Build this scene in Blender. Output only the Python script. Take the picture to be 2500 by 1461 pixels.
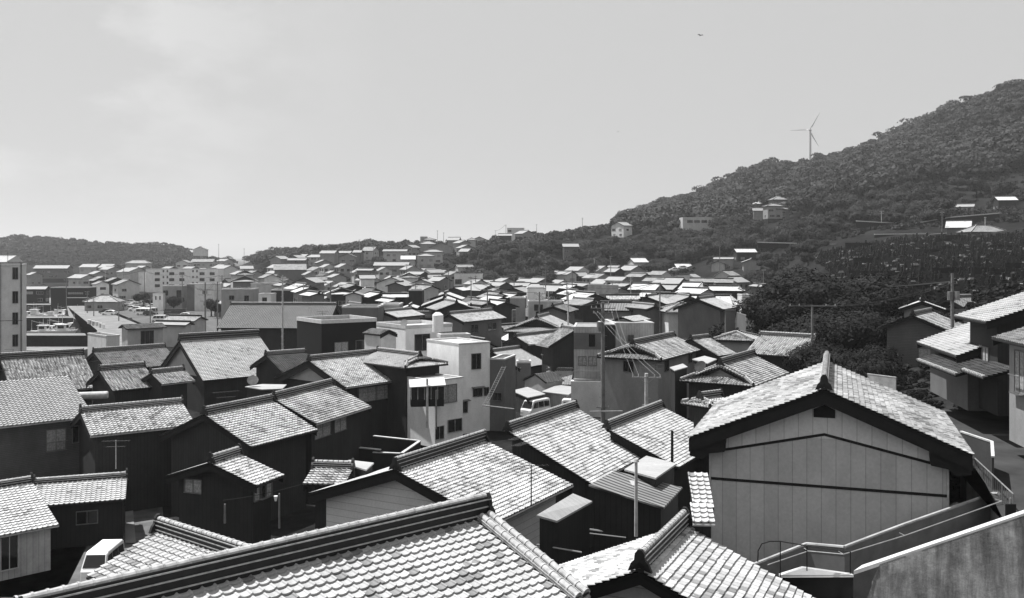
import bpy, math, random
import numpy as np
from math import sin, cos, pi, radians, hypot, atan2
random.seed(7); RNG = np.random.default_rng(7)
scene = bpy.context.scene
for o in list(bpy.data.objects): bpy.data.objects.remove(o)
# ---------------------------------------------------------------- camera
F, CH, HY, CX = 2300.0, 17.0, 628.0, 1250.0        # focal length in photo pixels, eye height, horizon row
cd = bpy.data.cameras.new('camera'); cam = bpy.data.objects.new('camera', cd)
scene.collection.objects.link(cam); scene.camera = cam
cam.location = (0, 0, CH); cam.rotation_euler = (pi/2, 0, 0)
cd.sensor_width = 36; cd.lens = 36*F/2500; cd.shift_y = -(1461/2-HY)/2500
cd.clip_start = .1; cd.clip_end = 20000
scene.render.resolution_x, scene.render.resolution_y = 1024, 598
# ---------------------------------------------------------------- sky, sun, exposure
SUN_EL, SUN_AZ = radians(66), radians(-64)          # azimuth measured from the view axis (+Y) towards +X
wd = bpy.data.worlds.new('World'); scene.world = wd; wd.use_nodes = True
nt = wd.node_tree; nt.nodes.clear(); N, LK = nt.nodes.new, nt.links.new
sky = N('ShaderNodeTexSky'); sky.sky_type = 'NISHITA'; sky.sun_disc = False
sky.sun_elevation = SUN_EL; sky.sun_rotation = SUN_AZ; sky.air_density = 1.0; sky.dust_density = 1.5; sky.ozone_density = 1
bw = N('ShaderNodeRGBToBW'); LK(sky.outputs[0], bw.inputs[0])
pw = N('ShaderNodeMath'); pw.operation = 'POWER'; pw.inputs[1].default_value = .02; LK(bw.outputs[0], pw.inputs[0])   # hazy sky is nearly even
tc = N('ShaderNodeTexCoord'); mp = N('ShaderNodeMapping'); mp.inputs['Scale'].default_value = (1, 1, 2.2); LK(tc.outputs['Generated'], mp.inputs[0])
cn = N('ShaderNodeTexNoise'); cn.inputs['Scale'].default_value = 5.5; cn.inputs['Detail'].default_value = 9; cn.inputs['Roughness'].default_value = .6; LK(mp.outputs[0], cn.inputs['Vector'])
vd = N('ShaderNodeVectorMath'); vd.operation = 'DISTANCE'; vd.inputs[1].default_value = (-.42, .885, .205); LK(tc.outputs['Generated'], vd.inputs[0])
cm = N('ShaderNodeMapRange'); cm.inputs['From Min'].default_value = .30; cm.inputs['From Max'].default_value = .03; LK(vd.outputs['Value'], cm.inputs['Value'])
cr = N('ShaderNodeMapRange'); cr.inputs['From Min'].default_value = .47; cr.inputs['From Max'].default_value = .62; cr.inputs['To Max'].default_value = .24; LK(cn.outputs['Fac'], cr.inputs['Value'])
mm = N('ShaderNodeMath'); mm.operation = 'MULTIPLY'; LK(cm.outputs[0], mm.inputs[0]); LK(cr.outputs[0], mm.inputs[1])
ad = N('ShaderNodeMath'); ad.operation = 'ADD'; ad.inputs[1].default_value = 1; LK(mm.outputs[0], ad.inputs[0])
m2 = N('ShaderNodeMath'); m2.operation = 'MULTIPLY'; LK(pw.outputs[0], m2.inputs[0]); LK(ad.outputs[0], m2.inputs[1])
m3 = N('ShaderNodeMath'); m3.operation = 'MULTIPLY'; m3.inputs[1].default_value = 2.9; LK(m2.outputs[0], m3.inputs[0])
bg = N('ShaderNodeBackground'); bg.inputs['Strength'].default_value = .12; LK(m3.outputs[0], bg.inputs['Color'])
wo = N('ShaderNodeOutputWorld'); LK(bg.outputs[0], wo.inputs[0])
sl = bpy.data.lights.new('sun', 'SUN'); sl.energy = 5.0; sl.angle = radians(.5); sl.color = (1, 1, 1)
so = bpy.data.objects.new('sun', sl); scene.collection.objects.link(so)
so.rotation_euler = (SUN_EL-pi/2, 0, -SUN_AZ) ; so.location = (0, 0, 200)
scene.view_settings.view_transform = 'Standard'; scene.view_settings.look = 'None'
scene.view_settings.exposure = 0.7; scene.view_settings.gamma = 1
scene.render.engine = 'CYCLES'
scene.cycles.max_bounces = 5; scene.cycles.diffuse_bounces = 2; scene.cycles.glossy_bounces = 2; scene.cycles.transparent_max_bounces = 4
scene.cycles.volume_bounces = 0

# ---------------------------------------------------------------- helpers
def at(x, y, Y): return np.array([(x-CX)*Y/F, Y, CH-(y-HY)*Y/F])
def px(p): return CX+F*p[0]/p[1], HY+F*(CH-p[2])/p[1]
V3 = lambda *a: np.array(a, float)
def unit(v): v = np.asarray(v, float); return v/np.linalg.norm(v)

class MB:
    def __init__(s): s.v = []; s.f = []; s.fm = []; s.uv = []; s.n = 0
    def add(s, v, f, m=0, uv=None):
        v = np.asarray(v, float); f = np.asarray(f, int)
        s.v.append(v); s.f.append(f+s.n); s.fm.append(np.full(len(f), m) if np.isscalar(m) else m)
        s.uv.append(np.zeros((len(v), 2)) if uv is None else np.asarray(uv, float)); s.n += len(v)
    def quad(s, a, b, c, d, m=0, uv=None): s.add([a, b, c, d], [[0, 1, 2, 3]], m, uv)
    def obox(s, o, ex, ey, ez, m=0):
        o, ex, ey, ez = (np.asarray(q, float) for q in (o, ex, ey, ez))
        if np.dot(np.cross(ex, ey), ez) < 0: ex, ey = ey, ex
        v = [o, o+ex, o+ex+ey, o+ey, o+ez, o+ex+ez, o+ex+ey+ez, o+ey+ez]
        s.add(v, [[3, 2, 1, 0], [4, 5, 6, 7], [0, 1, 5, 4], [1, 2, 6, 5], [2, 3, 7, 6], [3, 0, 4, 7]], m)
    def box(s, x0, x1, y0, y1, z0, z1, m=0): s.obox((x0, y0, z0), (x1-x0, 0, 0), (0, y1-y0, 0), (0, 0, z1-z0), m)
    def prism(s, poly, off, m=0, ms=None):
        a = np.asarray(poly, float); b = a+np.asarray(off, float); n = len(a); ms = m if ms is None else ms
        for i in range(1, n-1):
            s.add([a[0], a[i], a[i+1]], [[0, 1, 2]], m); s.add([b[0], b[i+1], b[i]], [[0, 1, 2]], ms)
        for i in range(n): j = (i+1) % n; s.add([a[i], b[i], b[j], a[j]], [[0, 1, 2, 3]], ms)
    def tube(s, p0, p1, r0, r1=None, n=8, m=0, cap=True, half=False):
        p0, p1 = np.asarray(p0, float), np.asarray(p1, float); r1 = r0 if r1 is None else r1
        d = unit(p1-p0); a = unit(np.cross(d, (0, 0, 1)) if abs(d[2]) < .95 else np.cross(d, (1, 0, 0))); b = np.cross(a, d)
        if half: t = np.linspace(0, pi, n+1)
        else: t = np.linspace(0, 2*pi, n+1)[:-1]
        if half and b[2] < 0: b = -b
        c = np.cos(t)[:, None]*a+np.sin(t)[:, None]*b; k = len(t)
        v = np.vstack([p0+c*r0, p1+c*r1]); e = range(k if not half else k-1)
        s.add(v, [[i, (i+1) % k, k+(i+1) % k, k+i] for i in e], m)
        if cap:
            for q, r in ((p0, r0), (p1, r1)):
                s.add(np.vstack([[q], q+c*r]), [[0, 1+i, 1+(i+1) % k] for i in e], m)
    def path(s, pts, r, n=6, m=0):
        for a, b in zip(pts[:-1], pts[1:]): s.tube(a, b, r, n=n, m=m)
    def build(s, name, mats, parent=None, smooth=False):
        me = bpy.data.meshes.new(name)
        v = np.vstack(s.v) if s.v else np.zeros((0, 3)); uv = np.vstack(s.uv)
        ls = [f.shape[1] for f in s.f]; loops = np.concatenate([f.ravel() for f in s.f])
        tot = np.concatenate([np.full(len(f), f.shape[1]) for f in s.f]); start = np.concatenate([[0], np.cumsum(tot)[:-1]])
        me.vertices.add(len(v)); me.vertices.foreach_set('co', v.ravel().astype(np.float32))
        me.loops.add(len(loops)); me.loops.foreach_set('vertex_index', loops.astype(np.int32))
        me.polygons.add(len(tot)); me.polygons.foreach_set('loop_start', start.astype(np.int32)); me.polygons.foreach_set('loop_total', tot.astype(np.int32))
        me.polygons.foreach_set('material_index', np.concatenate(s.fm).astype(np.int32))
        me.update(calc_edges=True)
        l = me.uv_layers.new(name='UVMap'); l.data.foreach_set('uv', uv[loops].ravel().astype(np.float32))
        me.polygons.foreach_set('use_smooth', np.full(len(tot), bool(smooth)))
        for q in (mats if isinstance(mats, (list, tuple)) else [mats]): me.materials.append(q)
        me.validate(); o = bpy.data.objects.new(name, me); scene.collection.objects.link(o)
        if parent: o.parent = parent
        return o

AUTO = []          # things whose label gets its ordinal at the end: (object, description, area)
def tag(o, label=None, cat=None, group=None, kind=None, auto=None):
    if label: o['label'] = label
    if cat: o['category'] = cat
    if group: o['group'] = group
    if kind: o['kind'] = kind
    if auto: AUTO.append((o, auto[0], auto[1]))
    return o
def empty(name, loc, rz=0):
    e = bpy.data.objects.new(name, None); e.empty_display_size = .5; scene.collection.objects.link(e)
    e.location = tuple(loc); e.rotation_euler = (0, 0, rz); return e
def copy_tree(o, parent=None):
    c = o.copy(); scene.collection.objects.link(c); c.parent = parent
    for ch in o.children: copy_tree(ch, c)
    return c

# ---------------------------------------------------------------- materials (everything grey: the photograph is black and white)
def nm(name):
    m = bpy.data.materials.new(name); m.use_nodes = True; t = m.node_tree
    return m, t, t.nodes['Principled BSDF']
def math_(t, op, a, b=None, c=None):
    n = t.nodes.new('ShaderNodeMath'); n.operation = op
    for i, q in enumerate((a, b, c)):
        if q is None: continue
        if isinstance(q, (int, float)): n.inputs[i].default_value = q
        else: t.links.new(q, n.inputs[i])
    return n.outputs[0]
def noise(t, vec, scale, detail=3, rough=.55):
    n = t.nodes.new('ShaderNodeTexNoise'); n.inputs['Scale'].default_value = scale; n.inputs['Detail'].default_value = detail; n.inputs['Roughness'].default_value = rough
    t.links.new(vec, n.inputs['Vector']); return n.outputs['Fac']
def mapped(t, vec, sc):
    n = t.nodes.new('ShaderNodeMapping'); n.inputs['Scale'].default_value = sc; t.links.new(vec, n.inputs[0]); return n.outputs[0]
def rng_(t, v, a, b, c, d):
    n = t.nodes.new('ShaderNodeMapRange'); t.links.new(v, n.inputs['Value'])
    for k, q in zip(('From Min', 'From Max', 'To Min', 'To Max'), (a, b, c, d)): n.inputs[k].default_value = q
    return n.outputs[0]
def setcol(t, b, v):
    c = t.nodes.new('ShaderNodeCombineColor')
    for i in range(3): t.links.new(v, c.inputs[i])
    t.links.new(c.outputs[0], b.inputs['Base Color'])
def objco(t): return t.nodes.new('ShaderNodeTexCoord').outputs['Object']
def uvco(t): return t.nodes.new('ShaderNodeTexCoord').outputs['UV']
MATS = {}
def plain(name, v, rough=.7, spec=.3, metal=0, var=.25, scale=3, bump=0):
    m, t, b = nm(name); b.inputs['Roughness'].default_value = rough; b.inputs['Specular IOR Level'].default_value = spec; b.inputs['Metallic'].default_value = metal
    co = objco(t); f = noise(t, co, scale, 4)
    setcol(t, b, math_(t, 'MULTIPLY', rng_(t, f, .3, .7, 1-var, 1+var), v))
    if bump:
        bn = t.nodes.new('ShaderNodeBump'); bn.inputs['Strength'].default_value = bump; bn.inputs['Distance'].default_value = .05
        t.links.new(noise(t, co, scale*6, 3), bn.inputs['Height']); t.links.new(bn.outputs[0], b.inputs['Normal'])
    MATS[name] = m; return m
def tile_mat(name, v, var=.3, odd=.06, patch=.25, streak=0, rough=.6, spec=.3, ribs=0):
    m, t, b = nm(name); b.inputs['Roughness'].default_value = rough; b.inputs['Specular IOR Level'].default_value = spec
    uv = uvco(t)
    fl = t.nodes.new('ShaderNodeVectorMath'); fl.operation = 'FLOOR'; t.links.new(uv, fl.inputs[0])
    oi = t.nodes.new('ShaderNodeObjectInfo')
    w = t.nodes.new('ShaderNodeTexWhiteNoise'); w.noise_dimensions = '4D'; t.links.new(fl.outputs[0], w.inputs['Vector']); t.links.new(oi.outputs['Random'], w.inputs['W'])
    k = rng_(t, w.outputs['Value'], 0, 1, 1-var, 1+var*.6)
    sp = t.nodes.new('ShaderNodeSeparateColor'); t.links.new(w.outputs['Color'], sp.inputs[0])
    pn = noise(t, mapped(t, uv, (.13, .13, 1)), 1.0, 4)
    thr = rng_(t, pn, .35, .75, 1.0, 1-odd*6)
    od = math_(t, 'GREATER_THAN', sp.outputs[1], thr)
    k = math_(t, 'MULTIPLY', k, math_(t, 'SUBTRACT', 1, math_(t, 'MULTIPLY', od, .5)))
    k = math_(t, 'MULTIPLY', k, rng_(t, pn, .3, .7, 1+patch*.6, 1-patch))
    fine = noise(t, mapped(t, uv, (3, 3, 1)), 1.5, 3); k = math_(t, 'MULTIPLY', k, rng_(t, fine, .3, .7, .88, 1.12))
    if streak:
        s1 = noise(t, mapped(t, uv, (1.3, .11, 1)), 1.4, 5, .7)
        k = math_(t, 'MULTIPLY', k, rng_(t, s1, .44, .60, 1.0, 1-streak))
    if ribs:
        sx = t.nodes.new('ShaderNodeSeparateXYZ'); t.links.new(uv, sx.inputs[0])
        fr = math_(t, 'FRACT', sx.outputs[0]); k = math_(t, 'MULTIPLY', k, rng_(t, math_(t, 'ABSOLUTE', math_(t, 'SUBTRACT', fr, .5)), .22, .34, 1, 1-ribs))
    setcol(t, b, math_(t, 'MULTIPLY', k, v))
    MATS[name] = m; return m
def wall_mat(name, v, mode=None, period=.3, rough=.8, stain=.25):
    m, t, b = nm(name); b.inputs['Roughness'].default_value = rough; b.inputs['Specular IOR Level'].default_value = .2
    uv = uvco(t); ob = objco(t)
    s = noise(t, mapped(t, ob, (1, 1, .55)), .9, 6, .65); k = rng_(t, s, .38, .68, 1+stain*.3, 1-stain)
    s2 = noise(t, ob, 9, 3); k = math_(t, 'MULTIPLY', k, rng_(t, s2, .3, .7, .93, 1.07))
    if mode:
        sx = t.nodes.new('ShaderNodeSeparateXYZ'); t.links.new(uv, sx.inputs[0])
        q = math_(t, 'DIVIDE', sx.outputs[0 if mode == 'v' else 1], period)
        fr = math_(t, 'FRACT', q); e = math_(t, 'ABSOLUTE', math_(t, 'SUBTRACT', fr, .5))
        ln = rng_(t, e, .5-.02/period, .5-.008/period, 1, .62)
        w = t.nodes.new('ShaderNodeTexWhiteNoise'); w.noise_dimensions = '1D'; t.links.new(math_(t, 'FLOOR', q), w.inputs['W'])
        k = math_(t, 'MULTIPLY', math_(t, 'MULTIPLY', k, ln), rng_(t, w.outputs['Value'], 0, 1, .94, 1.04))
    setcol(t, b, math_(t, 'MULTIPLY', k, v)); MATS[name] = m; return m
def stained_mat(name, v):
    m, t, b = nm(name); b.inputs['Roughness'].default_value = .85; b.inputs['Specular IOR Level'].default_value = .2
    ob = objco(t)
    a = noise(t, mapped(t, ob, (2.2, 2.2, .5)), 1.3, 8, .7); c = noise(t, mapped(t, ob, (7, 7, .7)), 1.0, 6, .7); d = noise(t, ob, 1.7, 9, .75)
    k = rng_(t, a, .3, .7, .35, 1.6); k = math_(t, 'MULTIPLY', k, rng_(t, c, .35, .65, .6, 1.25)); k = math_(t, 'MULTIPLY', k, rng_(t, d, .45, .62, .85, 1.35))
    setcol(t, b, math_(t, 'MULTIPLY', k, v)); MATS[name] = m
    bn = t.nodes.new('ShaderNodeBump'); bn.inputs['Strength'].default_value = .5; bn.inputs['Distance'].default_value = .03
    t.links.new(d, bn.inputs['Height']); t.links.new(bn.outputs[0], b.inputs['Normal']); return m
def leaf_mat(name, v, sc=.35):
    m, t, b = nm(name); b.inputs['Roughness'].default_value = .7; b.inputs['Specular IOR Level'].default_value = .12
    oi = t.nodes.new('ShaderNodeObjectInfo'); ge = t.nodes.new('ShaderNodeNewGeometry')
    k = rng_(t, noise(t, ge.outputs['Position'], sc, 3), .3, .7, .6, 1.5)
    k = math_(t, 'MULTIPLY', k, rng_(t, noise(t, ge.outputs['Position'], .018, 4, .6), .35, .65, .6, 1.5)); k = math_(t, 'MULTIPLY', k, rng_(t, oi.outputs['Random'], 0, 1, .75, 1.25)); k = math_(t, 'MULTIPLY', k, rng_(t, ge.outputs['Random Per Island'], 0, 1, .75, 1.3))
    setcol(t, b, math_(t, 'MULTIPLY', k, v)); MATS[name] = m; return m

tile_mat('tB', .45, var=.12, odd=.015, patch=.15); tile_mat('tM', .21, var=.25, odd=.05, patch=.25); tile_mat('tD', .07, var=.35, odd=.05)
tile_mat('tF', .38, var=.14, odd=.05, patch=.10, rough=.5); tile_mat('tS', .42, var=.2, odd=.03, streak=.75); tile_mat('tG', .45, var=.25, odd=.06, patch=.2)
tile_mat('tX', .40, var=.25, odd=.08, patch=.4, streak=.3); tile_mat('tFlat', .38, var=.10, odd=0, patch=.06)
tile_mat('tC', .22, var=.05, odd=0, ribs=.85); tile_mat('tMetal', .36, var=.03, odd=0, patch=.12, streak=.15, rough=.5)
tile_mat('tRib', .30, var=.05, odd=0, patch=.1, streak=.1, ribs=.25)
plain('ridge', .014, .6, .3, var=.3, scale=5); plain('ridgelight', .34, .5, .4, var=.35, scale=6)
plain('darkwood', .012, .8, .15, var=.3); plain('barge', .012, .7, .2); plain('frame', .12, .5, .4); plain('framelight', .4, .5, .4)
m, t, b = nm('glass'); b.inputs['Base Color'].default_value = (.012, .012, .012, 1); b.inputs['Roughness'].default_value = .08; MATS['glass'] = m
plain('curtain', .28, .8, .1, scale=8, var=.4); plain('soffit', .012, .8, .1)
plain('roadgrey', .045, 1, 0, var=.3, scale=.5)
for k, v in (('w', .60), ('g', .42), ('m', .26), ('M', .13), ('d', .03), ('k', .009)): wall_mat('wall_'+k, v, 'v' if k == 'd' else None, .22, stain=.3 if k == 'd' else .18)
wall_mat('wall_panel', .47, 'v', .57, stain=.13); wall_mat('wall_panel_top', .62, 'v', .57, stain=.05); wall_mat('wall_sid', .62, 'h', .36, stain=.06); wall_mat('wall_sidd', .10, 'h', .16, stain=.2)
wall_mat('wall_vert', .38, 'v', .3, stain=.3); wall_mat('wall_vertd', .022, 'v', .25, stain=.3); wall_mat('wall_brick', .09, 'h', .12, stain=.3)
wall_mat('wall_white', .80, stain=.14); plain('concrete', .32, .85, .2, var=.25, scale=1.2, bump=.2); plain('concrete_cap', .48, .7, .3, var=.15)
plain('conc_dark', .09, .9, .05, var=.3); stained_mat('stained', .27)
plain('graveground', .006, 1, 0, var=.6, scale=.8); plain('parapet', .2, .9, .1, var=.2, scale=1.5); plain('asphalt', .055, 1, 0, var=.3, scale=.6, bump=.2); plain('lot', .11, 1, 0, var=.2, scale=.25); plain('quay', .19, 1, 0, var=.2, scale=.3); plain('alley', .11, 1, 0, var=.35, scale=.8, bump=.2)
plain('metal', .3, .4, .5, .3); plain('pole', .16, .8, .3); plain('polelight', .42, .7, .3); plain('wire', .02, .6, .3); plain('black', .01, .6, .3)
plain('white', .78, .5, .4, var=.05); plain('carwhite', .75, .25, .5, var=.03); plain('carsilver', .35, .3, .5, .3, var=.03); plain('carblack', .015, .2, .5, var=.05); plain('tyre', .012, .8, .1)
plain('stone', .008, .3, .4, var=.4, scale=2); plain('stone_glint', .22, .5, .4, var=.6); plain('stonegrey', .06, .5, .4, var=.4, scale=2); plain('stonewall', .025, 1, 0, var=.4); plain('turbine', .42, .5, .3, var=.05)
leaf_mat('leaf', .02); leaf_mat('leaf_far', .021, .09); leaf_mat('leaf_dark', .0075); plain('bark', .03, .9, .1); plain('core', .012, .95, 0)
m, t, b = nm('water'); b.inputs['Base Color'].default_value = (.012, .012, .012, 1); b.inputs['Roughness'].default_value = .45; b.inputs['Specular IOR Level'].default_value = .06; MATS['water'] = m
bn = t.nodes.new('ShaderNodeBump'); bn.inputs['Strength'].default_value = .5; bn.inputs['Distance'].default_value = .2; t.links.new(noise(t, objco(t), 1.2, 3), bn.inputs['Height']); t.links.new(bn.outputs[0], b.inputs['Normal'])
m, t, b = nm('ground'); b.inputs['Roughness'].default_value = 1; b.inputs['Specular IOR Level'].default_value = 0
co = objco(t); k = rng_(t, noise(t, co, .06, 6, .7), .3, .7, .5, 1.6); k = math_(t, 'MULTIPLY', k, rng_(t, noise(t, co, .9, 5, .7), .3, .7, .6, 1.5)); setcol(t, b, math_(t, 'MULTIPLY', k, .017)); MATS['ground'] = m

# ---------------------------------------------------------------- terrain
COLS = [  # photo column -> (distance, ground height) along it
 (-700, [(0,0),(500,0),(700,2),(900,10),(1050,20),(1200,5),(1500,-6)]),
 (0,   [(0,0),(500,0),(600,1.5),(700,3),(850,9),(950,22),(1050,31),(1200,10),(1400,-6)]),
 (170, [(0,0),(500,0),(600,1.5),(700,3),(850,10),(950,26),(1050,36),(1200,10),(1400,-6)]),
 (300, [(0,0),(500,0),(600,1.5),(700,3),(850,8),(950,20),(1050,27),(1200,8),(1400,-6)]),
 (430, [(0,0),(450,0),(600,2),(700,4),(850,9),(950,19),(1050,25),(1200,8),(1400,-6)]),
 (500, [(0,0),(420,0),(600,4),(700,7),(850,9),(950,12),(1050,13),(1200,3),(1400,-6)]),
 (575, [(0,0),(400,0),(520,3),(650,7),(800,6),(950,3),(1100,-3),(1400,-6)]),
 (650, [(0,0),(350,0),(400,3),(480,7),(520,9),(700,15),(850,17.5),(950,13),(1200,-6)]),
 (750, [(0,0),(320,0),(350,1.5),(400,5.5),(480,10),(520,12),(700,17),(850,22),(1000,12),(1300,-6)]),
 (900, [(0,0),(300,.3),(350,1.5),(380,5),(420,9),(480,12),(540,16),(650,19),(800,23.5),(1000,12),(1300,-6)]),
 (1050,[(0,0),(300,.4),(350,1.3),(400,5),(420,7),(450,11),(480,14),(540,19),(600,23),(700,24),(1000,12),(1400,-6)]),
 (1150,[(0,0),(300,.5),(350,1.2),(400,5),(430,9),(460,13),(500,18),(560,22),(650,26),(1000,14),(1500,-6)]),
 (1240,[(0,0),(300,.5),(360,1.5),(400,9),(450,18),(540,25),(620,27),(800,20),(1500,-6)]),
 (1340,[(0,0),(300,.5),(350,1.5),(380,5),(405,13),(430,18),(500,23),(600,28),(800,24),(1500,-6)]),
 (1450,[(0,0),(250,.5),(300,2),(350,4),(400,6.5),(430,12),(480,24),(600,32),(800,34),(1500,-6)]),
 (1540,[(0,0),(250,.5),(300,2.5),(350,5),(400,7.5),(430,16),(480,28),(600,37),(900,50),(1500,-6)]),
 (1620,[(0,0),(200,.5),(250,1.5),(300,4.5),(350,9),(400,12),(430,18),(470,29),(600,39),(900,62),(1500,10)]),
 (1750,[(0,0),(200,.5),(250,1.5),(300,5),(350,11.5),(370,15),(400,19),(450,27),(470,31),(560,38),(850,74),(1500,20)]),
 (1880,[(0,0),(60,1),(200,2),(250,4),(300,9),(350,14),(370,17),(400,22),(450,34),(480,38),(560,48),(800,90),(1500,40)]),
 (2000,[(0,5),(20,5),(38,2.5),(60,2.5),(100,4),(130,7),(180,12),(240,17),(300,21),(330,23),(380,29),(450,38),(500,45),(780,93),(1500,60)]),
 (2200,[(0,6),(22,5),(40,3),(60,3.5),(80,4.8),(95,6),(112,9.5),(130,11.8),(180,15.3),(240,21),(300,24.5),(330,29),(380,35),(450,52),(730,106),(1500,80)]),
 (2380,[(0,7.5),(22,7.5),(28,4),(60,5),(88,7),(105,11),(150,14.5),(200,18.3),(240,21.5),(300,24.5),(330,30),(380,36),(450,55),(690,125),(1500,90)]),
 (2500,[(0,7.5),(45,7.5),(60,7.8),(100,12),(150,15),(200,18.5),(240,22),(300,27),(370,36),(450,60),(660,136),(1500,90)]),
 (3100,[(0,7.5),(45,7.5),(60,8),(100,13),(200,20),(300,32),(400,60),(640,170),(1500,90)])]
CX_ = np.array([c[0] for c in COLS], float)
BASIN = [(-260,175),(-78,175),(-94,217),(-126,268),(-154,325),(-165,338),(-260,338)]
def inpoly(X, Y, P):
    r = np.zeros(np.shape(X), bool); n = len(P)
    for i in range(n):
        (x1, y1), (x2, y2) = P[i], P[(i+1) % n]
        c = ((y1 > Y) != (y2 > Y)); r ^= c & (X < (x2-x1)*(Y-y1)/((y2-y1) or 1e-9)+x1)
    return r
def terrain(X, Y):
    X = np.asarray(X, float); Y = np.asarray(Y, float); u = CX+F*X/np.maximum(Y, 18)
    hs = np.stack([np.interp(Y, [q[0] for q in c[1]], [q[1] for q in c[1]]) for c in COLS])
    i = np.clip(np.searchsorted(CX_, u)-1, 0, len(COLS)-2); t = np.clip((u-CX_[i])/(CX_[i+1]-CX_[i]), 0, 1)
    sh = np.shape(X); h = hs.reshape(len(COLS), -1); k = np.arange(h.shape[1])
    r = h[i.ravel(), k]*(1-t.ravel())+h[i.ravel()+1, k]*t.ravel()
    r = r.reshape(sh) + np.where(Y > 420, (np.sin(X*.043)+np.sin(Y*.037+X*.02))*1.2, 0)*np.clip((Y-420)/200, 0, 1)
    return np.where(inpoly(X, Y, BASIN), -6.0, r)
def tz(X, Y): return float(terrain(np.array([X]), np.array([Y]))[0])
xs = np.concatenate([[-9000,-6000,-4000,-2500,-1700,-1200,-900,-700], np.arange(-560,-260,20), np.arange(-260,300,3.5), np.arange(300,620,12), [650,700,800,1000,1400,2000,3000,5000,9000]])
ys = np.concatenate([[-400,-100,-30], np.arange(-8,60,2.5), np.arange(60,480,3.5), np.arange(480,900,10), [920,960,1000,1050,1100,1200,1300,1400,1500,1800,2500,4000,9000,14000]])
GX, GY = np.meshgrid(xs, ys); GZ = terrain(GX, GY)
g = MB(); nx, ny = len(xs), len(ys); ii = (np.arange(ny-1)[:, None]*nx+np.arange(nx-1)[None, :]).ravel()
g.add(np.stack([GX.ravel(), GY.ravel(), GZ.ravel()], 1), np.stack([ii, ii+1, ii+nx+1, ii+nx], 1))
tag(g.build('ground', MATS['ground'], smooth=True), kind='structure')
g = MB(); g.quad((-12000,170,-3.6),(12000,170,-3.6),(12000,16000,-3.6),(-12000,16000,-3.6)); tag(g.build('water', MATS['water']), kind='structure')
def sheet(name, poly, z, mat, kind='structure', follow=False):
    g = MB(); P = [(x, y, z) for x, y in poly]; v = np.array(P); n = len(v)
    g.add(v, np.array([[0, i, i+1] for i in range(1, n-1)])); return tag(g.build(name, MATS[mat]), kind=kind)
def gp(x, y, z=0): Y = (CH-z)*F/(y-HY); return ((x-CX)*Y/F, Y)
# harbour quays: concrete slabs with vertical faces down to the water bed
def slab(name, poly, z0, z1, mat):
    g = MB(); g.prism([(x, y, z1) for x, y in poly], (0, 0, z0-z1-2), 0, 1); return tag(g.build(name, [MATS[mat], MATS['stonewall']]), kind='structure')  # sides coloured near-black for the shade on the concrete quay faces
slab('quay', [(-154,326),(-128,272),(-96,218),(-76,172),(-70,174),(-84,220),(-114,272),(-146,328)], -4, .06, 'quay')
slab('pier', [(-262,262),(-122,262.5),(-119,269),(-262,269)], -4, .05, 'quay')
slab('pier', [(-262,203),(-88.5,203.5),(-89,209.5),(-262,209.5)], -4, .05, 'quay')
slab('quay', [(-262,334),(-150,334),(-140,346),(-262,346)], -4, .07, 'quay')
slab('quay', [(-262,171),(-78,171),(-79,178),(-262,178)], -4, .05, 'quay')
sheet('parking_lot', [(-145,331),(-112.5,272),(-83,220),(-69.5,190),(-48,200),(-62,300),(-80,365),(-120,372)], .02, 'lot')
sheet('road', [(-262,346),(-118,346),(-118,390),(-262,396)], .03, 'quay')
sheet('street', [gp(-60,1461),gp(150,1461),gp(215,1330),gp(205,1180),gp(390,1180),gp(420,1461),gp(300,1600),gp(-60,1600)], .035, 'alley')
sheet('pavement', [gp(304,1195),gp(320,1195),gp(332,1330),gp(306,1330)], .10, 'quay')
sheet('street', [gp(1000,1120),gp(1180,1060),gp(1340,985),gp(1500,1010),gp(1300,1090),gp(1100,1150)], .035, 'lot')

# ---------------------------------------------------------------- roofs and houses
def tiles(mb, O, U, V, N_, Lu, Lv, mat, K=4, clip=None, tw=.27, te=.235, amp=.038, lip=.056, u0=0):
    if K < 7: lip, amp = .085, .045
    nc, nr = max(1, round(Lu/tw)), max(1, round(Lv/te)); tw, te = Lu/nc, Lv/nr
    sm = {7: [0,.07,.15,.23,.3,.53,.78], 4: [0,.15,.3,.66], 3: [0,.2,.6]}[K]
    pr = [sin(pi*t/.3) if t <= .3 else -.5*sin(pi*(t-.3)/.7) for t in sm]
    cols = np.concatenate([np.arange(nc)[:, None]+np.array(sm)[None, :], ]).ravel(); cols = np.append(cols, nc)
    prof = np.append(np.tile(pr, nc), pr[0])*amp; nk = len(cols); cid = np.minimum(cols.astype(int), nc-1)
    vs, uvs, fs, n = [], [], [], 0
    for j in range(nr):
        jit = RNG.normal(0, .004, nc)[cid]; jv = RNG.normal(0, .006, nc)[cid]
        for vv, hh, uvv in ((j*te, prof*.9, j+.02), ((j+1)*te+.02+jv, prof+lip+jit, j+.98), ((j+1)*te+.018+jv, prof*.6-.004+jit*0, j+.98)):
            vs.append(O+np.outer(cols*tw, U)+np.outer(np.broadcast_to(vv, nk), V)+np.outer(hh, N_)); uvs.append(np.stack([cols*.999+u0, np.full(nk, uvv)], 1))
        keep = np.ones(nk-1, bool)
        if clip is not None: keep = clip((cols[:-1]+cols[1:])/2*tw, (j+.5)*te)
        i = np.where(keep)[0]
        for r in (0, 1): a = n+r*nk+i; fs.append(np.stack([a, a+nk, a+nk+1, a+1], 1))
        n += 3*nk
    f = np.concatenate(fs)
    if len(f):
        w = np.cross(vs[1][0]-vs[0][0], vs[0][1]-vs[0][0])
        if w@N_ < 0: f = f[:, ::-1]
        mb.add(np.vstack(vs), f, mat, np.vstack(uvs))
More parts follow.
